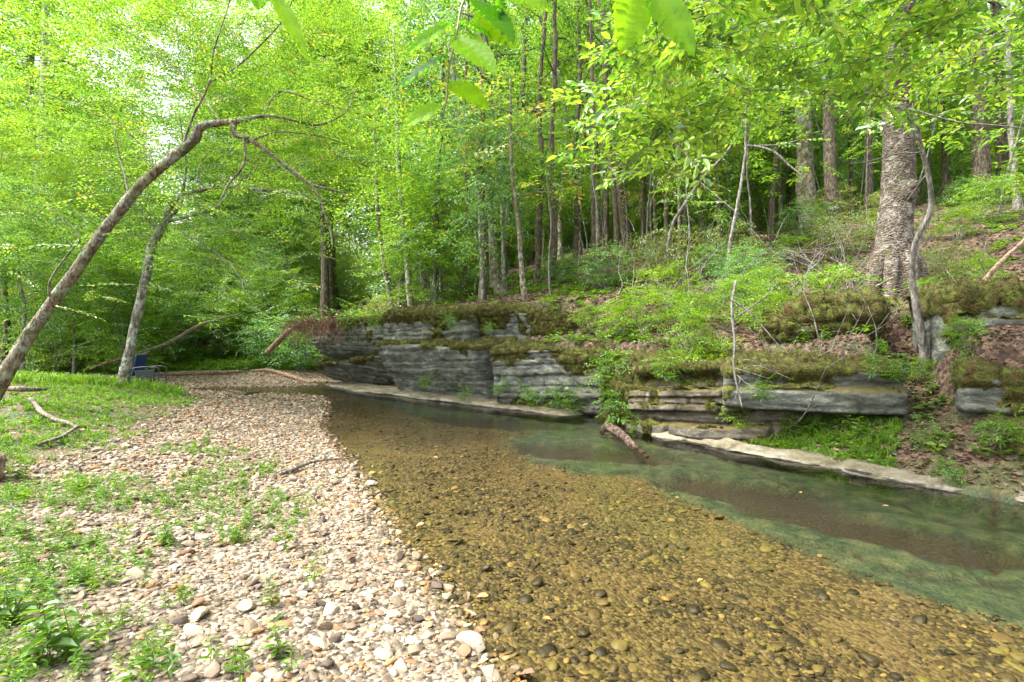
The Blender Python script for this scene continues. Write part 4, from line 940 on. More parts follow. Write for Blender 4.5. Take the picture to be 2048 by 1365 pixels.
# trees on the bluff and hill
HILLT = [
 ("slim pale straight trunk standing right at the mossy bluff edge", [(822, 615, 13.9, 15), (816, 540, 13.9, 13), (806, 430, 13.9, 12), (797, 330, 13.9, 10), (792, 200, 13.9, 8), (788, 60, 13.9, 6)], B_PALE, M_LEAF, .45),
 ("thin leaning brown trunk left of the pale bluff edge tree", [(780, 598, 18.6, 10), (770, 540, 18.6, 9), (757, 450, 18.6, 8), (752, 350, 18.6, 7), (748, 240, 18.6, 5)], B_BROWN, M_LEAFY, .7),
 ("dark slim trunk half hidden behind the pale bluff edge tree", [(808, 608, 14.8, 12), (800, 540, 14.8, 10), (802, 440, 14.8, 9), (800, 340, 14.9, 7), (805, 200, 15, 5)], B_DARK, M_LEAFY, .5),
 ("straight brown trunk on the leaf slope right of the pale bluff tree", [(898, 578, 17, 16), (886, 500, 17, 13), (878, 420, 17, 12), (868, 340, 17, 11), (862, 200, 17, 8), (858, 60, 17, 6)], B_BROWN, M_LEAF, .5),
 ("tall dark trunk with moss covered flaring foot above the long grey block", [(1003, 592, 13.2, 30), (990, 560, 13.2, 21), (985, 480, 13.2, 18), (977, 370, 13.2, 17), (969, 250, 13.2, 15), (964, 120, 13.2, 13), (960, -60, 13.2, 11)], B_BROWN, M_LEAFB, .45),
 ("reddish slender trunk with curved foot right of the moss footed tree", [(1052, 604, 13.0, 14), (1045, 560, 13, 12), (1038, 470, 13, 9), (1028, 380, 13, 8), (1022, 280, 13, 6), (1020, 160, 13, 4)], B_BROWN, M_LEAFF, .35),
 ("thin white-grey stem between two brown trunks on the slope", [(1008, 530, 18, 10), (1004, 430, 18, 8), (998, 330, 18, 7), (990, 200, 18, 5)], B_PALE, M_LEAFB, .5),
 ("dark trunk bending right toward the bright canopy gap", [(1010, 520, 21, 15), (1018, 420, 21, 13), (1032, 300, 21, 11), (1045, 200, 21, 10), (1050, 90, 21, 9), (1058, -60, 21, 7)], B_DARK, M_LEAF, .5),
 ("wide pale grey trunk leaning left deep in the wood", [(962, 520, 26, 24), (950, 430, 26, 21), (930, 330, 26, 19), (915, 230, 26, 16), (900, 80, 26, 12)], B_GREY, M_LEAF, .5),
 ("sinuous dark trunk arching left near the top of the frame", [(1122, 520, 18.5, 14), (1122, 410, 18.5, 12), (1134, 300, 18.5, 12), (1130, 210, 18.5, 11), (1110, 110, 18.5, 10), (1082, 40, 18.5, 9), (1050, -60, 18.5, 7)], B_BROWN, M_LEAF, .5),
 ("sturdy dark trunk leaning left in the centre right wood", [(1258, 500, 20, 26), (1250, 440, 20, 22), (1238, 350, 20, 19), (1224, 240, 20, 17), (1208, 110, 20, 16), (1196, -60, 20, 13)], B_DARK, M_LEAF, .5),
 ("thinner dark trunk just left of the sturdy leaning one", [(1216, 500, 22, 13), (1212, 400, 22, 12), (1208, 250, 22, 10), (1206, 60, 22, 8)], B_DARK, M_LEAF, .5),
 ("straight dark bluish trunk between the sinuous and leaning trunks", [(1160, 510, 24, 12), (1160, 400, 24, 11), (1170, 250, 24, 9), (1178, 60, 24, 7)], B_DARK, M_LEAFB, .4),
 ("stout light brown trunk with straight ridged bark left of the huge one", [(1622, 455, 15, 52), (1612, 400, 15, 42), (1610, 300, 15, 37), (1606, 200, 15, 34), (1602, 60, 15, 30), (1600, -80, 15, 26)], B_BROWN, M_LEAF, .4),
 ("dark straight trunk near the upper right corner", [(1965, 372, 17, 44), (1963, 280, 17, 36), (1960, 150, 17, 34), (1958, -60, 17, 28)], B_DARK, M_LEAF, .4),
 ("twin dark trunk second from the right edge", [(2008, 380, 17.5, 34), (2002, 280, 17.5, 28), (1998, 150, 17.5, 26), (1990, -60, 17.5, 22)], B_DARK, M_LEAF, .4),
 ("smooth pale brown trunk at the right edge", [(2036, 420, 14, 24), (2028, 350, 14, 17), (2022, 240, 14, 15), (2018, 100, 14, 13), (2010, -60, 14, 10)], B_GREY, M_LEAF, .45),
 ("thick shadowy trunk cut by the right edge", [(2080, 400, 17, 50), (2075, 280, 17, 44), (2070, 100, 17, 40), (2066, -60, 17, 36)], B_DARK, M_LEAF, .4),
 ("short thick trunk in deep shade behind the stout brown one", [(1665, 450, 19, 36), (1660, 350, 19, 28), (1656, 200, 19, 24), (1650, 0, 19, 18)], B_DARK, M_LEAF, .35),
 ("crooked reddish trunk rising behind the pale twiggy shrubs at left centre", [(678, 640, 21, 16), (668, 560, 21, 13), (664, 480, 21, 12), (652, 420, 21, 11), (640, 300, 21, 8), (636, 120, 21, 6)], B_DARK, M_LEAF, .55),
]
for k, (lab, tr_, bm_, lm_, tn) in enumerate(HILLT):
    Yd = tr_[0][2]; tip = tr_[-1]; mid = tr_[len(tr_)//2]
    specs = [(36, P(tip[0], tip[1]+10, Yd+1.6), (2.4, 1.6, 2.0)), (32, P(mid[0]+30, mid[1]-60, Yd+1.8), (1.9, 1.4, 1.3))]
    br = []
    for q in range(4):
        f = .45+.13*q; x0 = tr_[0][0]+(tip[0]-tr_[0][0])*f; y0 = tr_[0][1]+(tip[1]-tr_[0][1])*f; s = (-1)**q
        y0 = float(np.interp(-y0, [-t[1] for t in tr_], [-t[1] for t in tr_])); y0 = -y0; x0 = float(np.interp(-y0, [-t[1] for t in tr_], [t[0] for t in tr_]))
        wd = max(2, tr_[0][3]*.22); l = 900/Yd
        br.append([(x0, y0, Yd, wd), (x0+s*l*.5, y0-l*.25, Yd+.2*s, wd*.7), (x0+s*l*1.1, y0-l*.3-l*.2*(q % 2), Yd-.5+.4*q, wd*.35)])
    tree("woodland_tree", lab, "tree", tr_, bm_, br, simple_crown(specs, 1.0, SPR_F if k % 3 else SPR_H, tn, 40+k, 30), lm_, 50+k, 12 if tr_[0][3] > 20 else 8, .12, .15)
# the huge tree with the burl
def burl(g, Q_, k):
    c = Q_(1797, 388)+np.array([0, -.25*k, 0])
    V, T = ico(3); V = V*[.2, .2, .24]*(1+.25*fbm(V*2, 3, 5))[:, None]+c+np.array([0, .08, -.02]); g.add(V, T)
    tube(g, [c+(0, .05, .03), c+(.0, -.12, .05), c+(.02, -.19, .03)], [.12, .085, .05], 10, .03, .25, 3)
def roots(g, Q_, k):
    burl(g, Q_, k)
    for dx, dy in ((-1.0, -.15), (.95, -.1), (.15, -.8), (-.5, .7), (.75, -.5), (-.55, -.55)):
        b = Q_(1788, 540); e = b+np.array([dx, dy, 0]); e[2] = float(height(e[0], e[1]))-.12; m = b+np.array([dx*.55, dy*.55, 0]); m[2] = float(height(m[0], m[1]))+.03
        tube(g, [b+np.array([dx*.1, dy*.1, .55]), b+np.array([dx*.34, dy*.34, .1]), m, e], [.15, .15, .10, .04], 9, .08, .15, 7)
tree("big_tree", "huge trunk with cobbled bark and a round burl standing on the right slope", "tree",
     [(1787, 590, 9.5, 98), (1786, 520, 9.5, 88), (1790, 450, 9.5, 82), (1796, 390, 9.5, 78), (1797, 300, 9.5, 70), (1796, 220, 9.5, 66), (1794, 140, 9.5, 52), (1797, 60, 9.5, 44), (1803, -80, 9.5, 40)],
     B_BIG, [[(1796, 150, 9.5, 26), (1770, 130, 9.2, 16), (1700, 60, 9, 10), (1640, -40, 8.8, 6)], [(1798, 60, 9.5, 20), (1850, -40, 9.2, 14), (1930, -160, 9, 8)]],
     simple_crown([(120, P(1780, -60, 9.5), (3, 2.5, 1.6))], .8, SPR_F, .5, 70), M_LEAF, 71, 28, .07, .07, 1.12, extra=roots)
# foreground sapling at the right whose branches spread over the frame
def cr5(g, tw, tp, bl):
    sprays(g, along(bl[:3]+bl[5:], 120, (.28, .4, .2)), .42, SPR_N, tint=.68, twg=tw)
    clouds(g, [(85, P(1500, 60, 5), (1.5, 1.3, .45)), (60, P(1330, 200, 5.2), (.8, 1.0, .45)), (62, P(1780, 30, 4.6), (1.3, 1.2, .4)), (30, P(1980, 120, 5.0), (.8, 1, .6)),
               (90, P(1600, -120, 4.6), (2.2, 1.5, .5)), (12, P(1300, 300, 5.2), (.35, .5, .3))], .5, SPR_N, .68, 9, -.12, 1.2, .3, tw)
tree("understory_tree", "crooked slender pale stemmed tree in front of the huge trunk", "tree",
     [(1850, 745, 6.45, 30), (1838, 650, 6.35, 20), (1826, 575, 6.3, 15), (1830, 490, 6.2, 13), (1860, 420, 6.1, 13), (1853, 340, 6, 12), (1838, 260, 5.9, 11), (1830, 205, 5.8, 11), (1845, 170, 5.7, 10), (1833, 130, 5.6, 9), (1900, 110, 5.5, 7), (1980, 60, 5.3, 6), (2060, 5, 5.1, 5), (2120, -40, 5, 3)],
     B_GREY, [
     [(1830, 202, 5.8, 8), (1780, 198, 5.7, 8), (1700, 184, 5.6, 7), (1600, 180, 5.5, 6), (1500, 178, 5.4, 6), (1440, 150, 5.3, 5), (1395, 112, 5.2, 4), (1380, 90, 5.1, 2)],
     [(1833, 130, 5.6, 7), (1790, 118, 5.6, 6), (1700, 118, 5.5, 5), (1600, 132, 5.4, 4), (1500, 160, 5.2, 3), (1350, 260, 5, 2)],
     [(1835, 215, 5.8, 5), (1880, 235, 5.7, 5), (1940, 250, 5.6, 5), (2048, 260, 5.5, 4), (2120, 290, 5.4, 3)],
     [(1855, 350, 6.0, 4), (1820, 400, 6.3, 3), (1790, 440, 6.5, 2)],
     [(1850, 300, 6.0, 4), (1800, 310, 5.6, 4), (1700, 330, 5.3, 3), (1660, 300, 5.2, 2)],
     [(1840, 165, 5.7, 4), (1900, 140, 5.4, 4), (1990, 95, 5.1, 3), (2070, 80, 4.9, 2)],
     [(1600, 180, 5.5, 3), (1560, 120, 5.2, 3), (1640, 60, 5, 2)],
     [(1500, 178, 5.4, 3), (1400, 215, 5.1, 3), (1300, 290, 4.9, 2), (1250, 330, 4.8, 1.5)]],
     cr5, M_LEAFY, 81, 12, .1, .06, 1.6)
def cr6(g, tw, tp, bl):
    sprays(g, along([tp]+bl, 30, (.3, .3, .25), lo=.6), .45, SPR_N, tint=.55, twg=None)
tree("understory_tree", "thin bare pale stem leaning right across the hillside brush", "tree",
     [(1322, 560, 9.8, 8), (1345, 450, 9.6, 7), (1362, 420, 9.5, 7), (1400, 365, 9.3, 6.5), (1450, 310, 9.1, 6), (1480, 260, 9, 5), (1493, 190, 8.9, 5), (1500, 100, 8.8, 3)], B_GREY,
     [[(1400, 365, 9.3, 4), (1440, 400, 9.2, 3), (1480, 430, 9, 2)]], cr6, M_LEAFY, 83, 8)
tree("understory_tree", "upright grey sapling forking under the long overhead branch", "tree",
     [(1452, 560, 8.6, 8), (1462, 480, 8.5, 8), (1478, 400, 8.5, 7), (1490, 320, 8.5, 6.5), (1492, 240, 8.4, 5), (1496, 120, 8.3, 5), (1500, 0, 8.2, 3)], B_GREY,
     [[(1490, 292, 8.5, 6), (1540, 302, 8.4, 6), (1580, 335, 8.3, 5), (1612, 362, 8.2, 3)], [(1495, 292, 8.5, 5), (1560, 290, 8.4, 3), (1600, 280, 8.3, 2)]],
     cr6, M_LEAFY, 85, 8)
def dead(name, label, lines, mat=B_GREY, seed=0):
    root = thing(name, label, 'dead branch', P(*lines[0][0][:3])); 
    for k, l in enumerate(lines):
        g = Geo(); tube(g, [P(a, b, c) for a, b, c, w in l], [rr(w*.6, c) for a, b, c, w in l], 6, .05, .1, seed+k, .03); part(g, 'branch', mat, root, True)
    return root
dead("hanging_dead_branch", "bare grey dead branch hanging down over the layered ledge",
     [[(1470, 560, 7.0, 7), (1462, 610, 6.9, 9), (1470, 680, 6.8, 8), (1468, 740, 6.7, 6), (1488, 820, 6.6, 4)],
      [(1462, 600, 6.9, 6), (1500, 625, 6.8, 5), (1540, 665, 6.7, 4), (1570, 710, 6.6, 2)],
      [(1470, 735, 6.7, 5), (1500, 745, 6.6, 4), (1540, 758, 6.5, 2)], [(1475, 750, 6.7, 4), (1500, 770, 6.6, 3), (1530, 785, 6.5, 2)],
      [(1490, 740, 6.6, 4), (1520, 735, 6.5, 3), (1585, 762, 6.4, 2)], [(1475, 720, 6.7, 4), (1510, 725, 6.6, 3), (1560, 745, 6.5, 2)],
      [(1465, 640, 6.9, 5), (1520, 600, 7.2, 4), (1560, 560, 7.4, 2)], [(1480, 760, 6.7, 3), (1470, 800, 6.7, 2)], [(1510, 745, 6.6, 3), (1528, 720, 6.5, 2)]])
# tangles of dead grey twigs on the slope
def twig_tangle(label, px, py, Yd, n, ln_, seed):
    r = np.random.default_rng(seed); root = thing("twig_thicket", label, "brush", P(px, py, Yd)); g = Geo()
    c = P(px, py, Yd)
    for k in range(n):
        a = c+r.normal(0, 1, 3)*[.5, .4, .1]; a[2] = float(height(a[0], a[1]))-.05; d = np.array([r.normal(0, .6), r.normal(0, .5), r.uniform(.5, 1.2)]); d /= np.linalg.norm(d)
        pts = [a]; l = ln_*r.uniform(.6, 1.3)
        for s in range(4):
            d = d+r.normal(0, .28, 3); d /= np.linalg.norm(d); pts.append(pts[-1]+d*l/4)
            if s: 
                e = d+r.normal(0, .7, 3); e /= np.linalg.norm(e); tube(g, [pts[-1], pts[-1]+e*l*.2, pts[-1]+e*l*.35+r.normal(0, .04, 3)], [.005, .004, .002], 4, .1)
        tube(g, pts, [.013, .01, .008, .006, .003], 5, .12)
    part(g, 'stems', B_GREY, root, True)
for q in [("bare grey twigs between the stout brown trunk and huge trunk", 1700, 500, 10.5, 14, 2.2, 1), ("bare grey twigs in front of the stout brown trunk", 1600, 560, 9.2, 12, 1.8, 2),
          ("tangle of thin dead stems above the layered ledge", 1520, 620, 7.8, 12, 1.4, 3), ("thin grey stems on the slope over the corner bluff", 1380, 560, 10.5, 10, 1.5, 4),
          ("sparse grey stems left of the upright grey sapling", 1290, 520, 12.5, 10, 2.0, 5), ("sprawl of bare stems right of the huge trunk", 1900, 500, 9.5, 8, 1.6, 6)]: twig_tangle(*q)

# ------------------------------------------------------------------ leaves hanging close overhead
def big_leaf(g, pos, tip, up, width, val, fold=.25, curl=.1):
    pos = np.asarray(pos, float); tip = np.asarray(tip, float); d = tip-pos; L = np.linalg.norm(d); d /= L; y = np.cross(up, d); y /= np.linalg.norm(y); z = np.cross(d, y)
    n = 22; m = 7; V = []; us = np.linspace(0, 1, n)
    for i, u in enumerate(us):
        w = width*np.sin(np.pi*u**.8)**.8*(1 if u < 1 else 0)*.5+.0006; ser = 1+.06*(i % 2)
        for j in range(m):
            s = (j/(m-1)-.5)*2
            ridge = .004*math.cos((u*9-abs(s)*1.2)*2*math.pi)
            V.append(pos+d*u*L+y*s*w*(ser if abs(s) > .9 else 1)+z*(abs(s)*w*fold-curl*L*u*u+ridge*(abs(s) > .1)))
    Q = [[i*m+j, (i+1)*m+j, (i+1)*m+j+1, i*m+j+1] for i in range(n-1) for j in range(m-1)]
    g.add(V, None, Q, .5, np.array([val-.09*(((i*2+abs(2*j-5)) % 4) < 1) for i in range(n-1) for j in range(m-1)]))
M_TWIG = plain("green_twig", (.16, .17, .06), .6)
def leafy_twig(label, stem, leaves):
    root = thing("overhanging_twig", label, "leafy twig", P(*stem[0][:3])); g = Geo()
    tube(g, [P(a, b, c) for a, b, c, w in stem], [rr(w, c) for a, b, c, w in stem], 7, .01, .05, 1); part(g, 'stem', M_TWIG, root, True)
    for (a, b, up, wd, val) in leaves:
        g = Geo(); big_leaf(g, P(*a), P(*b), up, wd, val); part(g, 'leaf', M_NEAR, root, True)
U = (0.1, -.9, .5)
leafy_twig("twig with large serrated beech-like leaves hanging into the top centre",
    [(960, -60, 1.05, 6), (925, 10, 1.02, 5), (915, 60, 1.0, 5), (905, 105, 1.0, 5), (896, 150, 1.0, 4), (894, 195, 1.0, 4), (884, 235, 1.0, 3)],
    [((905, 48, 1.0), (808, 98, .95), (.1, -.75, .65), .034, .6), ((917, 46, 1.0), (985, 66, .97), (0, -.6, .9), .03, .45),
     ((908, 75, 1.0), (993, 136, .93), (.25, -.95, .1), .058, .85), ((897, 112, 1.0), (785, 170, .97), (.5, -.2, .85), .03, .35),
     ((897, 166, 1.0), (980, 212, .98), (.2, -.9, .4), .045, .95), ((882, 212, 1.0), (807, 247, .98), (-.1, -.95, .4), .036, .9),
     ((945, 2, 1.0), (1032, 72, .95), (.3, -.7, .6), .07, .42), ((955, 20, 1.02), (1032, 90, 1.0), (0, -.95, .3), .07, .9), ((985, -40, 1.0), (1008, 38, .98), (.8, -.5, .3), .045, .4), ((1010, -10, 1.02), (1105, 12, 1.0), (0, -.9, .4), .05, .9)])
leafy_twig("pair of broad blurred leaves hanging at the top right of centre",
    [(1310, -70, .75, 5), (1290, -40, .75, 4), (1275, -25, .75, 4)],
    [((1270, -25, .75), (1250, 95, .72), (.3, -.95, .1), .058, .85), ((1300, -20, .75), (1392, 100, .72), (-.1, -.95, .2), .048, .7)])
leafy_twig("narrow bright leaves poking down from the top left of centre",
    [(560, -60, .9, 4), (545, -30, .9, 4), (540, -15, .9, 3)],
    [((545, -12, .9), (615, 102, .87), (.5, -.85, .1), .028, .9), ((530, -30, .9), (512, 18, .9), (0, -.9, .4), .04, .85)])

# ------------------------------------------------------------------ low plants
BL = Tmpl(); _r = np.random.default_rng(9)
for k in range(14):
    a = _r.uniform(0, 6.28); l = _r.uniform(.5, 1.1); o = np.array([_r.normal(0, .18), _r.normal(0, .18), 0]); d = np.array([math.cos(a), math.sin(a), 0])*_r.uniform(.3, .8); s = np.array([-d[1], d[0], 0])/np.linalg.norm(d)*.035
    m_ = o+d*l*.35+[0, 0, l*.6]; t_ = o+d*l+[0, 0, l*_r.uniform(.55, .95)]
    BL.V.append(np.array([o-s, o+s, m_-s*.9, m_+s*.9, t_])); b0 = BL.n; BL.T.append(np.array([[b0+2, b0+3, b0+4]])); BL.Q.append(np.array([[b0, b0+1, b0+3, b0+2]])); BL.tl.append(k); BL.ql.append(k); BL.n += 5; BL.k += 1
BL.done()
def herb_tmpl(seed, n=9, h=1.0, leaf=.35, aspect=.5, L=LEAF_N):
    r = np.random.default_rng(seed); t = Tmpl()
    for k in range(n):
        f = (k+1)/n; a = k*2.4; p = np.array([.06*math.sin(f*3), .06*math.cos(f*2), h*f*.9]); d = [math.cos(a), math.sin(a), r.uniform(-.15, .35)]
        t.leaf(L, p, d, [r.normal(0, .2), r.normal(0, .2), 1], leaf*(1.1-.5*f)*r.uniform(.8, 1.2), aspect)
    t.tw = [np.array([[0, 0, 0], [.03, .03, .45*h], [.05, -.02, .95*h]])]
    return t.done()
CARPET = [herb_tmpl(500+i, 7, .35, .45, .55, LEAF_S) for i in range(3)]
HERB = [herb_tmpl(520+i, 12, 1.0, .42, .42) for i in range(3)]
HERBL = [herb_tmpl(540+i, 14, 1.0, .4, .22) for i in range(2)]
def on_ground(g, tm, x, y, size, tint, spread=.15, tilt=.15, lift=0, r=rng):
    N = len(x); M = rotm(r.uniform(0, 6.28, N), r.normal(0, tilt, N), r.normal(0, tilt, N), size); w = r.integers(0, len(tm), N); C = np.stack([x, y, height(x, y)+lift], -1)
    tn = np.clip(tint+.1*r.standard_normal(N), 0, 1)
    for k in range(len(tm)): m = w == k; batch(g, tm[k], M[m], C[m], tn[m], spread, r)
def lawn(x, y):
    db, sb, _ = seg_dist(x, y, BANK); db = -db*sb; n = fbm(xy3(x*.9, y*.9), 3, 61)
    return sstep(-.25, .3, db+.35*n)*(.12+.88*sstep(-.25, .2, n+.25*(db < 1.2)+.12*(y > 9)))
g = Geo()
x, y = scatter(14000, -13, -3.5, 3, 15, lawn); on_ground(g, [BL], x, y, rng.uniform(.04, .11, len(x)), .6)
x, y = scatter(6000, -16, -7, 11, 26, lawn); on_ground(g, [BL], x, y, rng.uniform(.15, .32, len(x)), .65)
def dn2(x, y): 
    dc, s, a = seg_dist(x, y, CLIFF); d = dc*s; return (d > .12)*(d < 1.15)*(a < 11.2)*(x/y < .94)*(seg_dist(x, y, [(4.45, 5.25), (5.2, 6.1), (5.6, 7.2)])[0] > .45)
x, y = scatter(5500, 2, 6, 4.5, 8, dn2); on_ground(g, [BL], x, y, rng.uniform(.05, .13, len(x)), .6)
tag(link("grass", g.mesh("grass"), M_WEED), "bright green grass on the left bank, far bank and right talus", "grass", kind='stuff')
g = Geo()
x, y = scatter(9000, -14, -3.5, 3, 16, lawn); on_ground(g, CARPET, x, y, rng.uniform(.07, .15, len(x)), .5)
x, y = scatter(6500, -26, -8, 13, 30, lambda x, y: bankdens(x, y)*.9); on_ground(g, CARPET, x, y, rng.uniform(.3, .6, len(x)), .6)
x, y = scatter(3200, 2, 22, 5, 24, lambda x, y: hilldens(x, y)*(fbm(xy3(x*.6, y*.6), 3, 90) > .05)); on_ground(g, CARPET, x, y, rng.uniform(.15, .4, len(x)), .55)
x, y = scatter(2200, -5, 4, 10, 22, lambda x, y: hilldens(x, y)*(fbm(xy3(x*.6, y*.6), 3, 90) > .0)); on_ground(g, CARPET, x, y, rng.uniform(.2, .4, len(x)), .55)
x, y = scatter(3600, 2, 6, 4.5, 8, dn2); on_ground(g, CARPET, x, y, rng.uniform(.08, .2, len(x)), .55)
x, y = scatter(900, -5, -1.4, 1.8, 4.6, lambda x, y: bardens(x, y)*sstep(-.05, .25, fbm(xy3(x*1.6, y*1.6), 2, 35)+.25)*sstep(.62, .85, -x/y)); on_ground(g, HERB+HERBL, x, y, rng.uniform(.07, .15, len(x)), .6, tilt=.3)
def patches(x, y):
    n = fbm(xy3(x*1.1, y*1.1), 3, 33); return bardens(x, y)*(sdf(x, y, WATER) > .12)*(sstep(.0, .3, n-.22+.62*sstep(-1.2, -2.6, x+.0*y)*sstep(5.5, 3.2, y)))
x, y = scatter(9000, -6, -.3, 1.7, 7.5, patches); on_ground(g, CARPET+HERB, x, y, rng.uniform(.04, .10, len(x)), .55, lift=.01)
tag(link("ground_cover", g.mesh("ground_cover"), M_WEED), "low leafy green ground cover spreading over banks and slope", "ground cover", kind='stuff')

# weeds as individuals
def make_weed(tm, label, mat=M_WEED, name='weed', cat='weed', nstem=1, seed=0):
    r = np.random.default_rng(seed); root = thing(name, label, cat); g = Geo(); s = Geo()
    for k in range(nstem):
        C = np.array([[r.normal(0, .12), r.normal(0, .12), 0]])*(nstem > 1); M = rotm(r.uniform(0, 6.28, 1), r.normal(0, .25, 1)*(nstem > 1), r.normal(0, .25, 1)*(nstem > 1), r.uniform(.7, 1.1, 1))
        batch(g, tm[k % len(tm)], M, C, np.array([.55]), .15, r)
        for q in tm[k % len(tm)].tw: twg3(s, q@M[0].T+C[0], .015)
    link('leaves', g.mesh('leaves'), mat, root); link('stem', s.mesh('stem'), M_TWIG, root); return root
W1 = make_weed(HERB, "tall broad-leaved weed with heart shaped leaves at the bottom left corner", nstem=5, seed=1)
W2 = make_weed(HERBL, "upright narrow-leaved seedling standing alone on the middle gravel", seed=2)
W3 = make_weed(HERBL, "bushy narrow-leaved weed low on the front left gravel", nstem=4, seed=3)
W4 = make_weed(HERB, "single-stemmed weed with rounded leaves on the front gravel", nstem=2, seed=4)
def put(o, px, py, sc, label=None, first=False, group=None):
    p = gp3(px, py, .0)
    if first: o.location = p; o.scale = (sc,)*3; return o
    return clone(o, p, rng.uniform(0, 6.28), sc, label, group=group)
put(W1, 105, 1325, .27, first=True); put(W2, 570, 1095, .22, first=True); put(W3, 300, 1330, .2, first=True); put(W4, 555, 1320, .18, first=True)
for o, px, py, sc, lab in [
    (W1, 20, 1250, .22, "broad-leaved weed at the left edge above the corner plant"), (W1, 330, 1090, .17, "leafy weed clump in the left middle gravel below the grass"),
    (W4, 40, 960, .22, "broad weed beside the sawn log end at left edge"), (W4, 390, 985, .2, "round clump of weeds on the gravel nearest the grass bank"), (W2, 630, 1165, .2, "narrow-leaved plant on bare gravel beside the pale lobed leaf"),
    (W4, 540, 1215, .16, "rosette weed right of a pale oblong stone"), (W3, 180, 1170, .16, "spreading weed behind the corner plant"), (W3, 470, 1340, .15, "thin weed at the bottom beside the small round-leaved one"),
    (W2, 420, 1330, .15, "low slender seedling among the front pebbles"), (W3, 120, 1080, .15, "feathery weed in the left patch mid distance"), (W3, 250, 1255, .15, "narrow-leaved weed just right of the corner plant"),
    (W4, 470, 1090, .12, "small weed between middle gravel seedling and left patch"), (W4, 410, 890, .22, "yellowish green patch plant on the gravel below the grass tip"), (W3, 60, 1140, .16, "weed clump close to the left edge on gravel"),
    (W2, 585, 1345, .14, "tiny seedling near the bottom centre left"), (W3, 360, 1210, .14, "weed tuft growing between pale stones in the left front")]:
    put(o, px, py, sc, lab)
for k in range(60):
    while True:
        x = rng.uniform(-5, -.4); y = rng.uniform(2.0, 6.5)
        if in_view(x, y, 0) and rng.uniform() < patches(np.array([x]), np.array([y]))[0]+.03 and bardens(np.array([x]), np.array([y]))[0] > .5 and sdf(np.array([x]), np.array([y]), WATER)[0] > .15: break
    clone([W2, W3, W4][k % 3], (x, y, float(height(x, y))), rng.uniform(0, 6.28), rng.uniform(.07, .14), "small green weed sprouting between the pebbles of the gravel bar", group="small weeds in the gravel")
# talus and ledge plants
TAL = make_weed(HERB, "leafy herb rooted on the grassy talus above the pale shelf", nstem=4, seed=11); TAL['group'] = "herbs on the right talus"
TAL.location = gp3(1500, 900, 0, .3); TAL.scale = (.25,)*3
TAL.location = gp3(1640, 890, 0, .3)
tp_ = [(1600, 900), (1640, 920), (1580, 940), (1720, 915), (1760, 900), (1690, 870), (1860, 940), (1550, 840), (1540, 860), (1560, 920), (1590, 870), (1620, 930), (1650, 880), (1680, 900), (1700, 945), (1740, 880), (1780, 930), (1820, 900), (1480, 860), (1510, 880), (1800, 870), (1660, 850)]
for q in tp_:
  if gp3(q[0], q[1], 0, .3)[2] > .1: clone(TAL, gp3(q[0], q[1], 0, .3), rng.uniform(0, 6.28), rng.uniform(.2, .36))
HG = thing("hanging_plant", "glossy green trailing plant at the waterline right of the long block", "plant", (0, 0, 0))
g = Geo(); sprays(g, ell_points(34, (0, 0, 0), (.35, .25, .3), -1, 1, 3), .3, SPR_N, .5, tint=.5, spread=.12); link('leaves', g.mesh('leaves'), M_WEED, HG)
HG.location = (1.95, 9.0, .35)
for px, py, Yd, sc, lab in [(1000, 775, 11.4, .5, "small trailing plant left end of the long block foot"), (1060, 790, 11.0, .7, "trailing leaves below middle of the long block"), (1110, 795, 10.6, .8, "thick trailing leaves near the right of the long block foot"),
                       (1145, 805, 10.4, .7, "bright trailing leaves beside the corner bluff waterline"), (850, 765, 13.0, .6, "little fern-like tuft at the pale block foot"), (930, 790, 12.0, .5, "sprig of leaves at the seam between grey blocks"),
                       (1330, 735, 7.9, .7, "creeper spilling over top of the layered ledge"), (1240, 730, 9.4, 1.1, "leafy creeper cloaking the mossy corner bluff top"), (1235, 790, 9.2, .8, "leafy creeper half way down the mossy corner bluff"),
                       (1520, 780, 6.9, .5, "dark green sprig under the hanging dead branch"), (1780, 730, 6.1, .6, "broad leaves draped over the blue-grey slab end"), (1950, 690, 6.2, .6, "trailing leaves on the tall right boulder"),
                       (900, 640, 13.0, .6, "green tuft growing on the upper tier seam"), (980, 655, 12.6, .5, "sprig on the grey upper tier face"), (700, 640, 16.2, 1.0, "yellow-green vines over the shoulder of the far bluff"), (752, 640, 15.0, .8, "vine tumbling down the gap left of the pale block"),
                       (1860, 880, 5.8, .5, "small green herb at the gully mouth"), (2000, 860, 5.2, .6, "sparse sprig on the lowest right boulder"), (1900, 940, 5.2, .4, "dry tuft beside the leaf-filled cleft")]:
    clone(HG, P(px, py, Yd), rng.uniform(0, 6.28), sc, lab)
# reddish dead vines on the far bluff
dv = thing("dead_vines", "curtain of reddish brown dead vines over the far bluff", "vines", P(650, 670, 17)); g = Geo()
for k in range(420):
    a = rng.uniform(0, 1); p = np.array([-7.6+2.4*a, 18.0-1.6*a, 2.0+rng.normal(0, .12)])+rng.normal(0, .2, 3)*[1, 1, .3]
    q = p+np.array([rng.normal(-.15, .2), rng.normal(-.35, .15), rng.normal(.1, .15)]); e = q+np.array([rng.normal(0, .15), rng.normal(-.1, .1), -rng.uniform(.1, .55)])
    twg3(g, np.array([p, q, e]), .009)
part(g, 'stems', bark_mat("dead_vine", [(.12, .06, .04), (.24, .13, .09), (.34, .2, .14)], 8, (.3, .2, .15), .3, .3), dv)

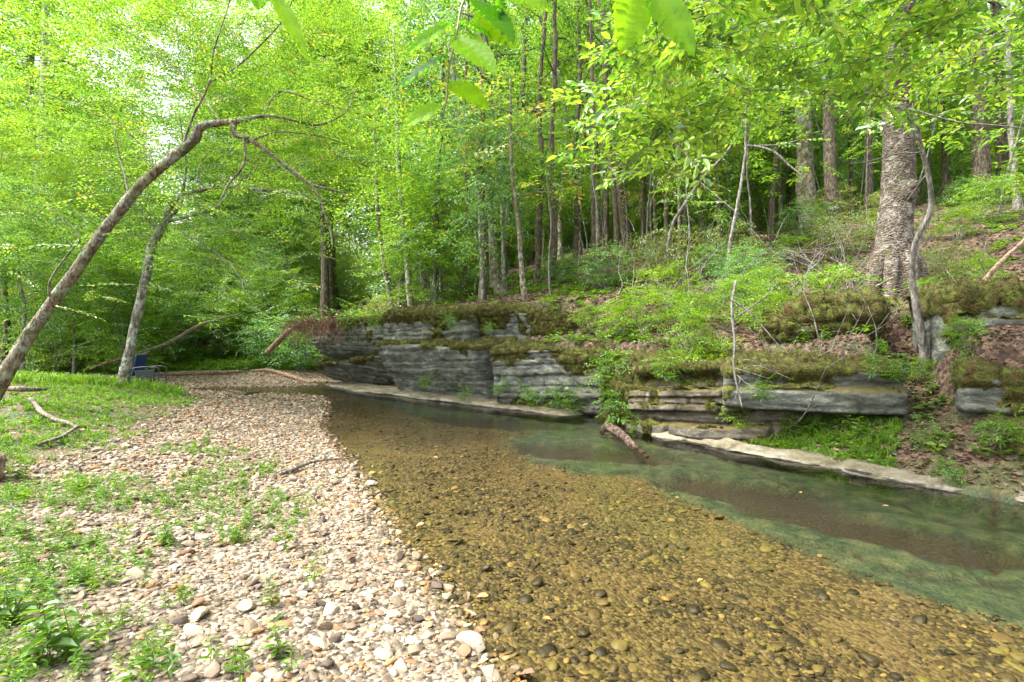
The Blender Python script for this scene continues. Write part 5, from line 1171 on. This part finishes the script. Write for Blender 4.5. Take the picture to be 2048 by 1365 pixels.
# ------------------------------------------------------------------ shrubs
def make_bush(name, label, rad, n, tm, scale, mat, tint, seed, cat='shrub', stems=7, bark=B_GREY, h0=.15):
    r = np.random.default_rng(seed); root = thing(name, label, cat); g = Geo(); s = Geo()
    rad = np.array(rad); C = ell_points(n, (0, 0, rad[2]+h0), rad, -.15, 1.4/max(.6, rad[0]), seed, .25, r)
    sprays(g, C, scale, tm, .3, tint=tint, r=r)
    for k in range(stems):
        a = r.uniform(0, 6.28); t = np.array([math.cos(a)*rad[0]*r.uniform(.3, .8), math.sin(a)*rad[1]*r.uniform(.3, .8), rad[2]*r.uniform(1.1, 1.8)])
        tube(s, [np.array([0, 0, -.1])+r.normal(0, .05, 3), t*[.35, .35, .5]+r.normal(0, .06, 3), t], [.016, .012, .005], 5, .15)
    link('leaves', g.mesh('leaves'), mat, root); link('stems', s.mesh('stems', True), bark, root); return root
BU = [make_bush("shrub", "x", (.8, .7, .45), 130, SPR_F, .38, M_WEED, .75, 1),
      make_bush("shrub", "x", (1.0, .9, .9), 170, SPR_F, .55, M_LEAFB, .6, 2),
      make_bush("shrub", "x", (1.3, 1.2, 1.2), 240, SPR_F, .6, M_LEAF, .6, 3),
      make_bush("shrub", "x", (1.0, 1.0, .8), 150, SPR_H, .55, M_LEAFF, .35, 4),
      make_bush("shrub", "x", (1.8, 1.6, 2.2), 420, SPR_D, .8, M_LEAFY, .55, 5)]
used = set()
def bush(i, px, py, Yd, sc, lab, up=0, group=None, xy=None):
    p = P(px, py, Yd) if xy is None else np.array([xy[0], xy[1], 0.]); p[2] = float(height(p[0], p[1]))-.05+up
    if i not in used:
        used.add(i); o = BU[i]; o.location = Vector(p); o.scale = (sc,)*3; o['label'] = lab
        if group: o['group'] = group
        return o
    return clone(BU[i], p, rng.uniform(0, 6.28), (sc*rng.uniform(.9, 1.1), sc*rng.uniform(.9, 1.1), sc*rng.uniform(.85, 1.1)), lab, group=group)
for q in [(0, 1290, 640, 10.2, 1.0, "fresh green shrub above the mossy corner bluff"), (0, 1480, 700, 7.7, .5, "small leafy shrub crowding the ledge brink beside dead branch"), (0, 1620, 650, 8.3, .6, "leafy shrub pressed against the perched mossy boulder"), (0, 1850, 650, 7.2, .35, "low herb behind the crooked pale stem"), (0, 1930, 705, 6.5, .3, "low herb between the two right edge boulders"), (0, 1300, 715, 8.9, .6, "trailing leafy shrub drooping over ledge left end"), (0, 1390, 590, 9.9, .8, "spreading light green shrub mid slope above the layered ledge"), (0, 1480, 580, 9.6, .8, "spreading green shrub behind the grey dead twigs"), (0, 1240, 640, 11, .8, "fresh green shrub set back on the slope left of the others over the corner bluff"), (0, 1370, 640, 9.2, .95, "fresh green shrub left of the hanging dead branch"), (0, 1420, 690, 8.6, .9, "low green shrub sitting on top of the layered ledge"),
          (0, 1530, 640, 8.8, .8, "green shrub behind the hanging dead branch"), (0, 1660, 590, 8.7, .9, "light green shrub left of the mossy boulder top"), (0, 1590, 690, 7.6, .6, "small green shrub under the rounded mossy boulder"),
          (0, 1330, 570, 11.5, .9, "green shrub higher up the slope behind corner bluff"), (0, 1560, 720, 7.3, .45, "low sprig shrub on the edge over the blue-grey slab"), (0, 1700, 690, 7.0, .5, "low leafy plant beneath the perched mossy boulder"),
          (0, 1180, 610, 12.0, .6, "small shrub on the slope above the upper tier right end"), (0, 1100, 600, 12.8, .45, "tuft-like shrub right of the reddish slender trunk"), (0, 1960, 540, 8.8, .5, "low shrub on the litter above the tall right boulder"),
          (0, 1850, 560, 8.6, .4, "small leafy plant at the right foot of the huge trunk"), (0, 1920, 450, 12, .7, "low green shrub on the upper right litter slope"), (0, 1250, 680, 9.9, .8, "green shrub spilling over the corner bluff edge"),
          (1, 1210, 560, 14, .7, "pale bluish shrub on the middle of the slope"), (1, 650, 650, 22.5, 1.3, "large pale bluish shrub behind the far bluff"), (1, 600, 660, 21, 1.4, "pale drooping bush above the snapped trunk"),
          (1, 540, 680, 22, 1.3, "pale bush standing beyond the far gravel"), (3, 1330, 490, 14.5, .9, "yellowing thin shrub on the central slope"), (3, 1450, 470, 14, .8, "orange tinged shrub left of the stout brown trunk"),
          (3, 760, 590, 18.5, .9, "yellow tinged shrub left of the thin leaning trunk"), (3, 700, 600, 20, 1.1, "golden green shrub above the vines of the far bluff"), (2, 720, 560, 19, 1.0, "leafy green bush behind bluff edge trees"),
          (2, 440, 690, 24, 1.2, "deep green bush behind the far gravel at left"), (2, 350, 700, 22, 1.0, "green bush between the pale tree and far logs"), (4, 250, 700, 20, .8, "bright bush behind the camp chairs"), (4, 110, 690, 19, .9, "bright bush behind leaning trunk foot"),
          (4, 520, 640, 25, 1.2, "tall bright bush at the far bend"), (2, 1990, 440, 13, .6, "shrub low between the right edge trunks"), (1, 960, 540, 18, .6, "pale shrub behind the moss footed tree")]: bush(*q)
for k in range(18):
    while True:
        x = rng.uniform(1.5, 15); y = rng.uniform(8.5, 19); dd, sd, _ = seg_dist(np.array([x]), np.array([y]), CLIFF)
        if dd[0]*sd[0] > 1.6 and x/y < .95 and not (.66 < x/y < .86 and y < 9.6): break
    bush([0, 3, 1][k % 3], 0, 0, 0, rng.uniform(.4, .8), ["low fresh green shrub on the brown litter slope", "thin yellowing shrub on the brown litter slope", "airy pale shrub on the brown litter slope"][k % 3], group=["green shrubs on the litter slope", "yellowing shrubs on the litter slope", "pale shrubs on the litter slope"][k % 3], xy=(x, y))
for k in range(90):
    if k % 2: x = rng.uniform(-34, -9); y = rng.uniform(17, 38)
    else: x = rng.uniform(-6, 26); y = rng.uniform(17, 40)
    if x < -6 and y < 24 and x > -14: x -= 10
    if abs(x) > y*1.1: x *= .6
    if 880 < 1024+1024*x/y < 2100 and y < 24: x, y = x*1.35, y*1.35
    bush([2, 4, 4, 2][k % 4], 0, 0, 0, rng.uniform(.8, 1.4), "leafy green bush filling the understory of the wood behind", group="understory bushes of the wood", xy=(x, y))

# ------------------------------------------------------------------ the wood behind: saplings and tall trees from a few models
def make_tree_model(h, r0, crown_n, rad, zc, scale, tm, mat, bark, tint, seed, nb=7, cfreq=.45):
    r = np.random.default_rng(seed); root = thing("woodland_tree", "x", "tree"); s = Geo(); g = Geo()
    p = [np.array([0, 0, -.3])]
    for k in range(1, 7): p.append(np.array([r.normal(0, .02*h)*.5*(k/6), r.normal(0, .02*h)*.5*(k/6), h*k/6]))
    tp, tr = tube(s, p, [r0*1.4, r0, r0*.85, r0*.7, r0*.5, r0*.3, r0*.1], 8, h/30, .1, seed)
    for k in range(nb):
        f = r.uniform(.35, .9); q = tp[int(f*(len(tp)-1))]; a = k*2.4; l = rad[0]*r.uniform(.6, .9); e = q+np.array([math.cos(a)*l, math.sin(a)*l, l*r.uniform(.2, .5)])
        tube(s, [q, q*.5+e*.5+r.normal(0, .1*l/2, 3), e], [r0*.3, r0*.2, r0*.06], 5, .3)
    C = ell_points(crown_n, (0, 0, zc), rad, -.05, cfreq, seed, .2, r)
    sprays(g, C, scale, tm, .3, tint=tint, r=r)
    link('trunk', s.mesh('trunk', True), bark, root); link('crown', g.mesh('crown'), mat, root); return root
TM = [make_tree_model(19, .2, 1150, (3.6, 3.6, 6.5), 12.5, 1.25, SPR_F, M_LEAF, B_DARK, .5, 1),
      make_tree_model(17, .17, 1000, (3.2, 3.2, 6.0), 11.0, 1.2, SPR_F, M_LEAFY, B_GREY, .45, 2),
      make_tree_model(21, .26, 1200, (4.0, 4.0, 7.0), 14.0, 1.35, SPR_F, M_LEAF, B_BROWN, .6, 3)]
SM = [make_tree_model(6.5, .05, 330, (1.7, 1.7, 2.6), 4.0, .75, SPR_F, M_LEAFY, B_GREY, .5, 4, 5, .9),
      make_tree_model(8, .06, 380, (1.9, 1.9, 3.2), 4.9, .8, SPR_F, M_LEAF, B_BROWN, .55, 5, 5, .9),
      make_tree_model(7, .05, 300, (1.6, 1.6, 2.9), 4.1, .8, SPR_H, M_LEAFB, B_PALE, .55, 6, 5, .9),
      make_tree_model(6, .045, 260, (1.6, 1.6, 2.3), 3.7, .75, SPR_H, M_LEAFF, B_BROWN, .3, 7, 5, .9)]
LT = ["tall dark-barked tree with high green crown deep in the wood", "tall grey-barked yellow-green tree deep in the wood", "stout brown tree with wide high crown deep in the wood"]
LS = ["young yellow-green tree with thin grey stem in the wood", "young green tree with thin brown stem in the wood", "young pale drooping tree in the wood", "young tree turning yellow and orange in the wood"]
GT = ["dark-barked tall trees of the wood", "grey-barked tall trees of the wood", "brown tall trees of the wood"]; GS = ["yellow-green saplings of the wood", "green saplings of the wood", "pale drooping saplings of the wood", "turning saplings of the wood"]
first = {}
def place(models, i, x, y, sc, lab, grp):
    z = float(height(x, y))-.05; key = (id(models), i)
    if key not in first:
        first[key] = 1; o = models[i]; o.location = (x, y, z); o.scale = (sc,)*3; o['label'] = lab; o['group'] = grp; return
    clone(models[i], (x, y, z), rng.uniform(0, 6.28), (sc, sc, sc*rng.uniform(.9, 1.15)), lab, (rng.normal(0, .03), rng.normal(0, .03)), grp)
taken = []
def free(x, y, dmin):
    if any((x-a)**2+(y-b)**2 < dmin*dmin for a, b in taken): return False
    taken.append((x, y)); return True
n = 0
while n < 44:
    y = rng.uniform(25, 52); x = rng.uniform(-1.15, 1.15)*y
    if -.62 < x/y < -.40 and y < 27: continue
    if x/y < -.2 and rng.uniform() < .1: continue
    if not free(x, y, 2.8): continue
    i = n % 3; place(TM, i, x, y, rng.uniform(.8, 1.15), LT[i], GT[i]); n += 1
n = 0
while n < 120:
    y = rng.uniform(13, 36); x = rng.uniform(-1.1, 1.05)*y; dc, s, _ = seg_dist(np.array([x]), np.array([y]), CLIFF); d = dc[0]*s[0]
    if d < 1.6 and not (x < -11 and y > 15.5 and x < -.72*y+0) and not (y > 25): continue
    if x > 7 and y < 17: continue
    if x > 0 and y < 18 and rng.uniform() < .6: continue
    pxx = 1024+1024*x/y
    if y < 17 and (1480 < pxx < 1900): continue
    if y < 18.5 and pxx > 1850: continue
    if y < 22 and 900 < pxx < 1290 and rng.uniform() < .75: continue
    if not free(x, y, 1.1): continue
    i = n % 4 if rng.uniform() > .3 else 0
    place(SM, i, x, y, rng.uniform(.7, 1.25), LS[i], GS[i]); n += 1
# bare thin saplings on the slope
PO = thing("sapling_pole", "slim bare sapling stem rising from the litter slope", "sapling", group="slim bare sapling stems on the slope")
g = Geo(); tube(g, [np.array(q) for q in ((0, 0, -.2), (.04, 0, 1.2), (-.03, .05, 2.6), (.08, 0, 4.2), (.05, .1, 5.5))], [.035, .028, .022, .016, .006], 6, .3, .05, 2, .03); link('stem', g.mesh('stem', True), B_GREY, PO)
g = Geo(); sprays(g, ell_points(26, (0, 0, 4.2), (.9, .9, 1.6), -1, 1, 3), .55, SPR_F, tint=.6); link('leaves', g.mesh('leaves'), M_LEAFY, PO)
PO.location = (6.5, 14, float(height(6.5, 14)))
for k in range(44):
    y = rng.uniform(10.5, 24); x = rng.uniform(0.0, .95)*y
    dc, s, _ = seg_dist(np.array([x]), np.array([y]), CLIFF)
    if dc[0]*s[0] < 2 or (x/y > .68 and y < 13) or (.53 < x/y < .63 and y < 16): continue
    clone(PO, (x, y, float(height(x, y))), rng.uniform(0, 6.28), rng.uniform(.6, 1.2), None, (rng.normal(0, .09), rng.normal(0, .09)))
# slim dark trunks standing across the middle of the slope
DT = thing("woodland_tree", "slim dark trunk with sparse high leaves standing on the litter slope", "tree", group="slim dark trunks across the middle slope")
g = Geo(); tp, _ = tube(g, [np.array(q) for q in ((0, 0, -.3), (.05, .02, 2), (-.06, .05, 4.5), (.1, -.05, 7.5), (.0, .1, 11), (.15, 0, 15))], [.14, .115, .10, .085, .065, .03], 9, .3, .12, 5, .05)
for k, (zz_, a) in enumerate(((4.2, .4), (5.5, 2.6), (6.6, 4.4), (7.8, 1.2), (9, 3.4))):
    d = np.array([math.cos(a), math.sin(a), 0]); b0 = tp[np.argmin(abs(tp[:, 2]-zz_))]; tube(g, [b0, b0+d*.9+[0, 0, .35], b0+d*1.9+[0, 0, .45]], [.035, .022, .008], 5, .2, .1, k, .05)
link('trunk', g.mesh('trunk', True), B_DARK, DT)
g = Geo(); sprays(g, ell_points(70, (0, .5, 10.5), (2.2, 2.0, 4.2), -.1, .6, 3), .95, SPR_F, tint=.5); link('crown', g.mesh('crown'), M_LEAF, DT)
dts = [(965, 15.6), (1075, 17.5), (1105, 16.2), (1150, 18.5), (1190, 15.5), (1235, 17), (1285, 19), (1330, 16.5), (1405, 18), (1445, 20), (1540, 18.5), (1575, 21), (1700, 19), (1735, 17), (1890, 20), (870, 18.5), (930, 20)]
for k, (px, Yd) in enumerate(dts):
    x = (px-1024)/FPX*Yd; loc = (x, Yd, float(height(x, Yd))-.05)
    if k == 0: DT.location = loc
    else: clone(DT, loc, rng.uniform(0, 6.28), (rng.uniform(.5, .9),)*2+(rng.uniform(.9, 1.1),), None, (rng.normal(0, .035), rng.normal(0, .035)))
# the far wood as one mass
g = Geo(); r = np.random.default_rng(99); N = 11000
yy = r.uniform(48, 78, N); xx = r.uniform(-1.25, 1.25, N)*yy; h = height(xx, yy)
top = 20+7*fbm(xy3(xx*.09, xx*0), 2, 5)-6*sstep(.25, .6, -xx/yy)
zz = h+r.uniform(0, 1, N)**1.35*top
sprays(g, np.stack([xx, yy, zz], -1), 3.0, SPR_F, .5, tint=.55, r=r, roll=.6)
yy = r.uniform(36, 50, 5200); xx = r.uniform(-1.2, 1.2, 5200)*yy; sprays(g, np.stack([xx, yy, height(xx, yy)+r.uniform(0, 1, 5200)**1.3*9], -1), 2.2, SPR_F, .5, tint=.8, r=r, roll=.6)
tag(link("far_woods", g.mesh("far_woods"), M_LEAF), "distant mass of green woodland closing the view", "woods", kind='stuff')
